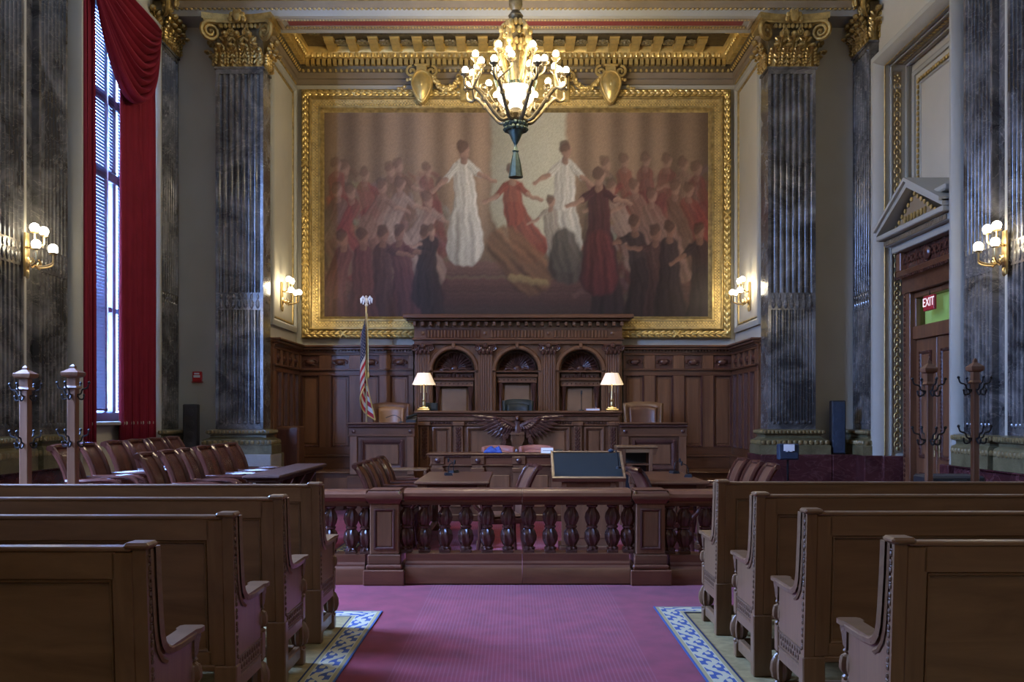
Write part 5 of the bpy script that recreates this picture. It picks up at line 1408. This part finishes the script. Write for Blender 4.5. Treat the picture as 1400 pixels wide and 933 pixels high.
spots = [(-1.40, 10.30, -PI/2, 'dark counsel chair left of the left table, nearest of its row of four'), (-1.40, 10.88, -PI/2, 'dark counsel chair left of the left table, second of its row of four'),
         (-1.40, 11.46, -PI/2, 'dark counsel chair left of the left table, third of its row of four'), (-1.40, 12.02, -PI/2, 'dark counsel chair left of the left table, farthest of its row of four'),
         (-.16, 10.05, PI/2+.25, 'dark counsel chair alone at the right side of the left table, back to the lectern'),
         (1.62, 9.72, -PI/2+.15, 'dark counsel chair seen in profile just behind the right newel post'),
         (2.50, 10.25, PI/2, 'dark counsel chair right of the right table, nearest of its row of three'), (2.50, 10.90, PI/2, 'dark counsel chair right of the right table, middle of its row of three'), (2.50, 11.55, PI/2, 'dark counsel chair right of the right table, farthest of its row of three')]
for i, (x, y, rz, lb) in enumerate(spots):
    if i == 0: k0_.location = (x, y, 0); k0_.rotation_euler = (0, 0, rz); k0_['label'] = lb
    else: dup(k0_, (x, y, 0), rz, lb)
def club(name, label, loc, rz, wd, ht, leather, frame, cat='chair', group=None):
    """barrel-backed chair: curved wooden frame with an upholstered panel inside"""
    t = thing(name, label, cat, loc, rz, group); h = wd/2
    def shell(r, z0, z1, y0, th, a0, a1, mm, nm, bow=.05):
        def fn(u, v):
            a = a0+(a1-a0)*u; rr = r*(1-.10*(1-v)); z = z0+(z1-z0)*v
            if v > .85: z -= .03*abs(2*u-1)**2.5
            return (rr*math.sin(a), y0-r*.55*math.cos(a)-.07*v, z)
        o = M().grid(fn, 14, 8).build(nm, mm, t, ang=70); s = o.modifiers.new('thickness', 'SOLIDIFY'); s.thickness = th; s.offset = 0
        return o
    shell(h, .42, ht, .06, .05, -1.35, 1.35, frame, 'back_frame'); shell(h*.86, .46, ht-.07, .085, .05, -.95, .95, leather, 'back_panel')
    for sg in (-1, 1): M().tube(smoothpath([(sg*h*.96, -.10, .66), (sg*h, .10, .66), (sg*h, .24, .63), (sg*h*.96, .26, .52), (sg*h*.9, .22, .42)], 4), .028, 8).build('arm', frame, t)
    M().box(-h*.9, h*.9, -.2, .27, .36, .43, .02).build('seat_frame', frame, t); M().box(-h*.84, h*.84, -.18, .26, .43, .50, .03).build('seat', leather, t)
    M().lathe([(.05, .06), (.04, .12), (.035, .36)], n=10).build('pedestal', 'iron', t)
    for k in range(5):
        a = 2*PI*k/5; M().tube([(0, 0, .09), (.16*math.cos(a), .16*math.sin(a), .07), (.27*math.cos(a), .27*math.sin(a), .025)], [.025, .022, .016], 6).build('leg', 'iron', t)
    return t
def ctop(px, py, d): return (X(px, d), d, Z(py, d))
for (px, py, d, base, wd, lth, frm, lb) in (
        (534, 550.5, 15.35, DZ, .62, 'tanl', MT['leather'], 'tan leather barrel chair behind the left witness box, beside the flag'),
        (880, 549.5, 15.35, DZ, .66, 'leather', MT['oak'], 'brown leather barrel chair with wooden frame behind the right witness box'),
        (708, 546, 15.2, DZ, .50, 'greenl', 'greenl', 'dark green chair behind the judges\' bench, below the middle arch'),
        (681, 609.5, 13.92, 0, .48, 'pinkl', 'pinkl', 'rose leather chair behind the clerk\'s bench under the blue cloth'),
        (733, 609, 13.92, 0, .50, 'pinkl', 'pinkl', 'rose leather chair behind the clerk\'s bench, right of the carved eagle')):
    x, y, z = ctop(px, py, d)
    club('leather_armchair', lb, (x, y, base), PI, wd, z-base, lth, frm, group=None)
# ================================================================ LIGHTS IN THE ROOM
def chandelier(loc, label):
    t = thing('chandelier', label, 'chandelier', loc)          # base = tip of the tassel
    zb = loc[2]
    def q(py): return Z(py, 12.0)-zb
    P_ = 12.0/F
    M().lathe([(.012, 0), (.155*.6, .012), (.085, .05), (.068, .18), (.045, .28), (.03, .34), (.045, .36), (.025, .385), (.018, .44), (.02, .46)], n=16, lob=8, amp=.05).build('tassel', 'bronze', t)
    M().lathe([(.02, q(198)), (.06, q(190)), (.085, q(184)), (.11, q(178)), (.12, q(172)), (.10, q(169))], n=16).build('finial', 'bronze', t)
    m = M()
    for i in range(14):
        a = 2*PI*i/14
        for k in range(2): m.ball((.13*math.cos(a+k*.2), .13*math.sin(a+k*.2), q(177)+k*.06), .04, .04, .035, 6, 4)
    m.build('fruit_cluster', 'bronze', t, kind='stuff')
    M().lathe([(.06, q(170)), (.12, q(165)), (.14, q(158)), (.10, q(152)), (.05, q(148)), (.035, q(140)), (.045, q(110)), (.06, q(100)), (.04, q(90)), (.06, q(70)), (.05, q(55)), (.09, q(40)), (.07, q(30)), (.10, q(22)), (.05, q(15)), (.09, q(8)), (.09, q(0)), (.04, q(-8)), (.035, q(-60)), (.03, 4.0)], n=16).build('stem', 'bronze_and_shade', t)
    M().lathe([(.03, q(149)), (.16, q(146)), (.235, q(136)), (.25, q(124)), (.24, q(122)), (.05, q(122))], n=20).build('bowl', 'bowl', t)
    bm_ = None; cup_ = None
    def light(p):
        nonlocal bm_, cup_
        if bm_ is None:
            bm_ = M().lathe([(.012, 0), (.032, .018), (.044, .045), (.040, .072), (.022, .095), (.003, .10)], n=12).build('bulb', 'bulb', t); bm_.location = p
            cup_ = M().lathe([(.02, -.05), (.03, -.04), (.022, -.03), (.055, -.012), (.062, 0), (.03, .004)], n=12).build('bulb_cup', 'bronze_and_shade', t); cup_.location = p
        else: part('bulb', bm_, t, p); part('bulb_cup', cup_, t, p)
    N_ = 8
    for i in range(N_):
        a = 2*PI*(i+.5)/N_; c, s = math.cos(a), math.sin(a)
        def P(r, py, da=0.0): return (r*math.cos(a+da), r*math.sin(a+da), q(py))
        arm = smoothpath([P(.07, 160), P(.20, 166), P(.32, 155), P(.44, 140), P(.56, 128), P(.64, 130), P(.70, 126), P(.70, 116)], 5)
        M().tube(arm, [.030-.012*k/len(arm) for k in range(len(arm))], 8).build('arm', 'bronze_and_shade', t)
        m = M()
        for k in range(3): m.ball(P(.18+.13*k, 160-10*k), .04, .03, .045, 6, 4)
        m.tube([P(.44+p[0], 126+p[1]*100) for p in spiral(0, 0, .07, 1.3, 1, 12)], .014, 5)
        m.build('leaf_scroll', 'bronze_and_shade', t, kind='stuff')
        light(P(.70, 112)); 
        M().tube(smoothpath([P(.60, 130), P(.58, 118, .22), P(.57, 112, .30), P(.57, 106, .30)], 4), .014, 6).build('branch', 'bronze_and_shade', t); light(P(.57, 103, .30))
        M().tube(smoothpath([P(.60, 128), P(.57, 112, -.05), P(.56, 98, 0), P(.56, 92, 0)], 4), .014, 6).build('branch', 'bronze_and_shade', t); light(P(.56, 88))
    for i in range(6):
        a = 2*PI*i/6+.2
        def P(r, py): return (r*math.cos(a), r*math.sin(a), q(py))
        M().tube(smoothpath([P(.05, 110), P(.12, 126), P(.22, 124), P(.27, 112), P(.27, 104)], 5), .016, 7).build('arm', 'bronze', t); light(P(.27, 101 if i % 2 else 84)) 
        M().tube(smoothpath([P(.08, 32), P(.17, 36), P(.20, 52), P(.26, 64), P(.20, 78), P(.15, 96), P(.10, 112)], 5), .022, 7).ball(P(.25, 62), .05, .05, .06, 7, 5).ball(P(.19, 42), .04, .04, .05, 7, 5).build('crown_scroll', 'gold2', t)
    m = M()
    for i in range(12):
        a = 2*PI*i/12
        for k, (r, py) in enumerate(((.12, 34), (.15, 46), (.12, 60), (.16, 70))): m.ball((r*math.cos(a+k*.3), r*math.sin(a+k*.3), q(py)), .035, .035, .05, 6, 4)
    m.build('leaf_crown', 'gold2', t, kind='stuff')
    for k in range(8):
        a = 2*PI*k/8
        lamp('POINT', 'chandelier_light', (.66*math.cos(a), .66*math.sin(a), q(100)), CHAND/8, WARM, .12, parent=t)
    return t
chandelier((0, 12.0, Z(244, 12.0)), 'large gilt bronze chandelier with lit bulbs and a tassel, hanging before the mural')

def sconce(label, loc, rz, sc=.72, group=None):
    """wall sconce with lit globes, the wall behind at +y"""
    t = thing('wall_sconce', label, 'sconce', loc, rz, group)
    def S_(p): return tuple(v*sc for v in p)
    m = M().prism([(-.05*sc, -.42*sc), (.05*sc, -.42*sc), (.07*sc, -.1*sc), (.05*sc, .22*sc), (-.05*sc, .22*sc), (-.07*sc, -.1*sc)], 'y', -.02, .0); m.ball((0, -.02, -.2*sc), .05*sc, .04*sc, .09*sc, 8, 6).ball((0, -.02, -.38*sc), .03*sc, .03*sc, .07*sc, 8, 6)
    m.build('back_plate', 'brass', t)
    gl = None
    for (x, y, z) in ((-.24, -.28, 0), (.24, -.28, 0), (0, -.40, -.02), (-.13, -.20, .26), (.13, -.20, .26)):
        low = z < .1
        pth = smoothpath([S_((0, -.03, -.18 if low else .02)), S_((x*.4, y*.45, -.27 if low else -.0)), S_((x*.9, y*.95, -.23 if low else .06)), S_((x, y, z-.10)), S_((x, y, z-.06))], 5)
        M().tube(pth, .014*sc, 7).build('arm', 'brass', t)
        m = M(); m.lathe([(.016*sc, -.075*sc), (.045*sc, -.065*sc), (.062*sc, -.055*sc), (.03*sc, -.045*sc)], S_((x, y, z)), 10); m.build('cup', 'brass', t)
        if gl is None: gl = M().ball((0, 0, 0), .068*sc, n=14, m=9).build('globe', 'bulb', t); gl.location = S_((x, y, z+.01))
        else: part('globe', gl, t, S_((x, y, z+.01)))
    m = M()
    for sg in (-1, 1): m.tube([S_((sg*(.10+a), -.14, -.24+b)) for a, b in spiral(0, 0, .08, 1.4, sg)], .011*sc, 5)
    m.build('scroll', 'brass', t)
    for sg in (-1, 1): lamp('POINT', 'sconce_light', S_((sg*.20, -.30, .10)), SCONCE/2, WARM, .07, parent=t)
    return t
sconce('brass globe sconce lit on the marble pilasters at the left edge', (-5.13, 9.57, Z(340, 9.6)), PI/2)
sconce('brass globe sconce lit on the marble pilasters at the right edge', (5.13, 9.57, Z(337, 9.6)), -PI/2)
sconce('brass globe sconce lit on the recess wall left of the mural', (-RX+.01, 14.95, Z(400, 15)), PI/2)
sconce('brass globe sconce lit on the recess wall right of the mural', (RX-.01, 14.95, Z(400, 15)), -PI/2)

def desk_lamp(label, px):
    d = 14.5; z0 = Z(561.5, d); t = thing('table_lamp', label, 'lamp', (X(px, d), d, Z(562, 14.4)))
    M().box(-.10, .10, -.07, .07, 0, .03, .008).box(-.075, .075, -.05, .05, .03, .055, .008).build('base', 'brass', t)
    M().lathe([(.04, .055), (.025, .07), (.03, .12), (.018, .15), (.028, .17), (.016, .20), (.013, .40), (.016, .48), (.01, .62)], n=12).build('stem', 'brass', t)
    m = M(); n = 24; vs = []; fs = []
    for j, (r, z) in enumerate(((.185, .415), (.10, .60))):
        for i in range(n):
            a = 2*PI*i/n; k = 1+.025*(i % 2); vs.append((r*k*math.cos(a), r*k*.8*math.sin(a), z))
    for i in range(n): fs.append((i, (i+1) % n, n+(i+1) % n, n+i))
    m.add(vs, fs); m.build('lamp_shade', 'shade', t, ang=10)
    for sg in (-1, 1): M().tube([(sg*.045, -.02, .42), (sg*.045, -.02, .30)], .004, 5).ball((sg*.045, -.02, .295), .008, n=6, m=4).build('pull_chain', 'brass', t)
    M().ball((0, 0, .50), .035, n=10, m=7).build('bulb', 'bulb', t)
    lamp('POINT', 'table_lamp_light', (0, -.02, .44), TABLE_LAMP, WARM, .04, parent=t)
desk_lamp('brass table lamp with a lit pleated shade at the left end of the judges\' bench', 579.5)
desk_lamp('brass table lamp with a lit pleated shade at the right end of the judges\' bench', 836.5)

# ================================================================ FLAG
PX_, PY_ = X(501, 15.15), 15.15
ft = thing('flag_on_pole', 'United States flag hanging on a gilt pole with an eagle finial', 'flag', (PX_, PY_, DZ))
zt = Z(419, PY_)-DZ
M().lathe([(.17, 0), (.17, .03), (.05, .06), (.03, .12)], n=20).build('base', 'brass', ft)
M().tube([(0, 0, .1), (0, 0, zt)], .016, 10).build('pole', 'brass', ft)
m = M().ball((0, 0, zt+.02), .028, n=8, m=6).ball((0, -.01, zt+.09), .032, .03, .055, 8, 6).ball((0, -.025, zt+.155), .02, .022, .022, 8, 6)
for sg in (-1, 1):
    m.tube([(sg*.02, 0, zt+.11), (sg*.06, 0, zt+.155), (sg*.085, 0, zt+.12), (sg*.09, 0, zt+.05)], [.018, .026, .022, .006], 6, .5)
    m.tube([(sg*.02, 0, zt+.10), (sg*.05, 0, zt+.10), (sg*.055, 0, zt+.03)], [.014, .02, .005], 6, .5)
m.build('eagle_finial', 'silver', ft)
NS, NT = 78, 66; ztop = Z(431, PY_)-DZ; hoist = 1.18
def flagp(s, t):
    # s down the hoist, t out along the fly; the fly hangs down in two deep folds
    z = ztop-hoist*s-.56*t**.8
    g = .30+.70*min(1, (ztop-z)/1.6)
    x = -.015+g*(-.155*math.sin(2.7*t)*(1-.25*t)+.21*t*t*s)+.012*math.sin(9*t+4*s)
    y = -.03-g*.07*math.sin(5.5*t+.4)-.02*t
    return (x, y, z)
m = M(); m.grid(lambda u, v: flagp(v, u), NT, NS)
fo = m.build('flag_cloth', 'fred', ft, ang=80)
fo.data.materials.append(MT['fwhite']); fo.data.materials.append(MT['fblue'])
for p in fo.data.polygons:
    j, i = divmod(p.index, NT); s = j/NS; t_ = i/NT; st_ = int(s*13)
    k = 0 if st_ % 2 == 0 else 1
    if t_ < .40 and s < 7/13:
        k = 2; jj, ii = j % 5, i % 4
        if jj in (2, 3) and ii == ((1 if (j//5) % 2 else 3)): k = 1
    p.material_index = k
sm = fo.modifiers.new('cloth', 'SOLIDIFY'); sm.thickness = .003
pts = [flagp(1, u/20) for u in range(21)]; M().tube([(a, b-.006, c) for a, b, c in pts], .012, 5).build('gold_fringe', 'gold', fo)
pts = [flagp(u/20, 1) for u in range(21)]; M().tube([(a, b-.006, c) for a, b, c in pts], .012, 5).build('gold_fringe', 'gold', fo)
M().tube([(.02, -.025, ztop+.02), (.03, -.03, ztop-.4), (.035, -.03, ztop-.95)], .007, 6).ball((.035, -.03, ztop-1.0), .022, .022, .06, 8, 6).build('gold_cord', 'gold', ft)

# ================================================================ COAT RACKS
def coat_rack(label, x, y, h, k_):
    a_ = .026*k_; c_ = .046*k_
    t = thing('coat_rack', label, 'coat rack', (x, y, 0), 0, 'wooden coat racks behind the pews')
    M().box(-a_, a_, -a_, a_, .05, h-.10, .006).build('post', 'mahz', t)
    m = M().box(-.19, .19, -.03, .03, 0, .05, .01).box(-.03, .03, -.19, .19, 0, .05, .01); m.build('foot', 'mah', t)
    m = M().lathe([(a_*1.2, h-.18), (a_*1.5, h-.17), (a_*1.2, h-.155), (a_, h-.15), (a_, h-.085), (c_, h-.075), (c_*1.15, h-.06), (c_*1.15, h-.04), (c_*.7, h-.022), (c_*.3, h-.004), (c_*.32, h+.012), (.004, h+.03)], n=4)
    m.v = [((x*math.cos(PI/4)-y*math.sin(PI/4))*1.41, (x*math.sin(PI/4)+y*math.cos(PI/4))*1.41, z) for x, y, z in m.v]
    m.build('cap', 'mahz', t)
    for z in (h-.22, h-.62):
        for k in range(4):
            a = PI/2*k; m = M(); m.mx = Matrix.Rotation(a, 4, 'Z')
            m.tube(smoothpath([(a_-.005, 0, z-.01), (.065, 0, z+.0), (.08, 0, z+.035), (.12, 0, z+.05), (.135, 0, z+.09)], 4), .007, 6).ball((.135, 0, z+.092), .013, n=8, m=6)
            m.tube(smoothpath([(a_-.005, 0, z-.01), (.055, 0, z-.045), (.085, 0, z-.045), (.092, 0, z-.015)], 4), .007, 6).ball((.092, 0, z-.012), .010, n=8, m=6)
            m.build('hook', 'iron', t)
dL, dR = 7.75, 7.5
coat_rack('wooden coat rack post behind the left pews, the one nearer the photo\'s left edge', X(35, dL), dL, Z(505, dL), 1.4)
coat_rack('wooden coat rack post behind the left pews, the one in front of the curtain', X(100, dL), dL, Z(503, dL), 1.4)
coat_rack('wooden coat rack post behind the right pews, the one in front of the door', X(1270, dR), dR, Z(497, dR), 1)
coat_rack('wooden coat rack post behind the right pews, the one in front of the pilaster', X(1333, dR), dR, Z(495, dR), 1)

# ================================================================ SMALL THINGS
def speaker(label, x, y, z, w, h, d, tilt, mm):
    t = thing('column_speaker', label, 'speaker', (x, y, z)); t.rotation_euler = (0, 0, tilt)
    M().box(-w/2, w/2, -d/2, d/2, 0, h, .012).build('cabinet', 'black', t)
    M().box(-w/2+.012, w/2-.012, -d/2-.012, -d/2, .02, h-.02, .006).build('grille', mm, t)
    for i in range(4):
        o = M().lathe([(.055, 0), (.055, .006), (.04, .008), (.0, .008)], n=16).build('speaker_cone', mm, t); o.location = (0, -d/2-.012, .12+i*(h-.24)/3); o.rotation_euler = (PI/2, 0, 0); o.scale = (min(1, w/.15),)*2+(1,)
speaker('tall dark column speaker on the ledge left of the left marble pier', X(261, 13.6), 13.62, DADO, .21, Z(553, 13.6)-DADO, .18, .15, 'black')
speaker('tall blue column speaker on the ledge right of the right marble pier', X(1145, 13.6), 13.60, DADO, .20, Z(548, 13.6)-DADO, .18, -.12, 'navy')
al = thing('fire_alarm', 'small red fire alarm on the cream wall left of the left pier', 'fire alarm', (X(270, 14.04), EY, Z(515, 14.04)))
M().box(-.07, .07, -.05, 0, -.075, .075, .008).build('housing', 'alarm', al); M().box(-.05, .05, -.058, -.05, -.018, .018, .003).build('white_label', 'paper', al); M().box(-.04, .04, -.054, -.05, .03, .055, .002).build('strobe', 'paper', al)
M().box(-.085, .085, -.045, 0, -.09, -.08).build('bottom_ledge', 'alarm', al)
cb = thing('dark_cabinet', 'dark wooden cabinet beside the left marble pier', 'cabinet', (X(393, 14.75), 14.62, 0)); ch = Z(583, 14.6)
M().box(-.24, .26, -.2, .2, ch-.72, ch, .02).build('body', 'mah', cb); M().box(-.22, .24, -.215, -.2, ch-.66, ch-.05, .01).build('door', 'carve', cb); M().box(-.28, .28, -.22, .22, ch-.75, ch-.70, .01).build('shelf', 'mah', cb)
for sx in (-.2, .2):
    for sy in (-.16, .16): M().box(sx-.025, sx+.025, sy-.025, sy+.025, 0, ch-.74).build('leg', 'mahz', cb)
ms = thing('document_stand', 'blue document stand with white papers near the right marble pier', 'stand', (X(1077, 11.8), 11.8, 0))
z0_, z1_ = Z(629, 11.8), Z(607, 11.8)
M().box(-.13, .13, -.06, .06, z0_, z1_, .012).build('box', 'navy', ms); M().box(-.115, .115, -.068, -.06, z0_+.02, z0_+.10, .004).build('front_plate', 'navy', ms)
m = M(); 
for i in range(5): m.box(-.07+.025*i, -.045+.027*i, -.075-.002*i, -.06, z1_-.09-.012*(i % 2), z1_-.005)
m.build('papers', 'paper', ms)
M().tube([(0, 0, .03), (0, 0, z0_)], .014, 8).build('pole', 'iron', ms)
for k in range(3):
    a = 2*PI*k/3+.3; M().tube([(0, 0, .45), (.30*math.cos(a), .30*math.sin(a), .012)], .011, 6).build('leg', 'iron', ms)
def on_bench(px, d=14.5): return (X(px, d), d, Z(562, 14.4))
gb = thing('desk_telephone', 'grey telephone set beside the left table lamp', 'telephone', on_bench(590, 14.68))
M().box(-.10, .10, -.05, .05, 0, .13, .01).build('body', 'felt', gb); M().box(-.08, .08, -.056, -.05, .03, .11, .003).build('face', 'greenl', gb)
ph = thing('witness_telephone', 'dark tilted telephone on the right end of the left witness box', 'telephone', (X(563, 14.02), 14.12, Z(578, 13.95)))
M().prism([(-.1, 0), (.1, 0), (.1, .10), (-.1, .04)], 'x', -.09, .06).build('body', 'black', ph); M().tube([(-.08, -.07, .075), (.05, .07, .125)], .02, 8).build('handset', 'felt', ph)
bk = thing('law_book', 'closed red-brown book lying at the right of the judges\' bench top', 'book', on_bench(810, 14.5))
M().box(-.115, .115, -.08, .08, 0, .007, .002).box(-.115, .115, -.08, .08, .035, .042, .002).box(-.115, -.108, -.08, .08, 0, .042, .002).build('cover', 'pinkl', bk); M().box(-.107, .11, -.075, .075, .007, .035).build('pages', 'paper', bk)
gl_ = thing('bench_microphone', 'thin dark microphone standing on the bench before the right arch', 'microphone', on_bench(795, 14.45))
M().lathe([(.045, 0), (.04, .015), (.01, .02)], n=12).build('base', 'black', gl_); M().tube(smoothpath([(0, 0, .015), (0, 0, .15), (0, -.01, .26)], 4), .006, 6).build('gooseneck', 'iron', gl_); M().lathe([(.005, 0), (.013, .01), (.013, .06), (.004, .07)], (0, -.01, .255), 8).build('capsule', 'black', gl_)
wm = thing('witness_microphone', 'thin curved microphone on the left witness box in front of the tan chair', 'microphone', (X(548, 14.05), 14.1, Z(578, 13.95)))
M().lathe([(.04, 0), (.035, .012), (.01, .018)], n=12).build('base', 'black', wm); M().tube(smoothpath([(0, 0, .01), (-.02, 0, .07), (-.12, 0, .11), (-.24, 0, .07)], 5), .006, 6).build('gooseneck', 'iron', wm)
kz_ = Z(620, 13.2)
bc = thing('folded_cloth', 'crumpled blue cloth lying on the clerk\'s bench', 'cloth', (X(674, 13.3), 13.32, kz_))
def bl(u, v):
    x = (u-.5)*.27; y = (v-.5)*.2; e = max(0, 1-abs(2*u-1)**4)*max(0, 1-abs(2*v-1)**4)
    return (x, y, .003+e*(.065+.02*math.sin(u*14+v*5)+.012*math.sin(v*17)+(.02 if u > .75 else 0)))
o = M().grid(bl, 20, 14).build('cloth', 'blue', bc, ang=80); sm = o.modifiers.new('thickness', 'SOLIDIFY'); sm.thickness = .004; sm.offset = 1
wb = thing('paper_sign', 'small white card sign on the clerk\'s bench', 'card', (X(748, 13.3), 13.28, kz_))
M().prism([(-.03, 0), (.03, 0), (0, .075)], 'x', -.088, .088).build('card', 'paper', wb)
m = M()
for i in range(7): m.add([(-.06+.02*i, -.0175-.002, .032), (-.047+.02*i, -.0195, .032), (-.047+.02*i, -.0165, .039), (-.06+.02*i, -.0165, .039)], [(0, 1, 2, 3)])
m.build('print', 'black', wb, kind='stuff')
bx_ = thing('black_box', 'small black box beside the white card on the clerk\'s bench', 'box', (X(764, 13.3), 13.28, kz_))
M().box(-.055, .055, -.04, .04, 0, .05, .006).build('body', 'black', bx_); M().box(-.04, .04, -.043, -.04, .012, .038, .001).build('front_plate', 'felt', bx_)
dkc = thing('black_case', 'black case on a low shelf below the right pilaster, behind the pews', 'case', (X(1300, 8.8), 8.85, 0))
M().box(-.24, .24, -.18, .18, 0, .80, .01).build('pedestal', 'mah', dkc); zc = Z(650, 8.8)
M().box(-.26, .26, -.2, .2, .80, zc, .02).build('case_lid', 'black', dkc); M().tube([(-.06, -.21, zc-.05), (-.06, -.24, zc-.04), (.06, -.24, zc-.04), (.06, -.21, zc-.05)], .01, 6).build('handle', 'iron', dkc)
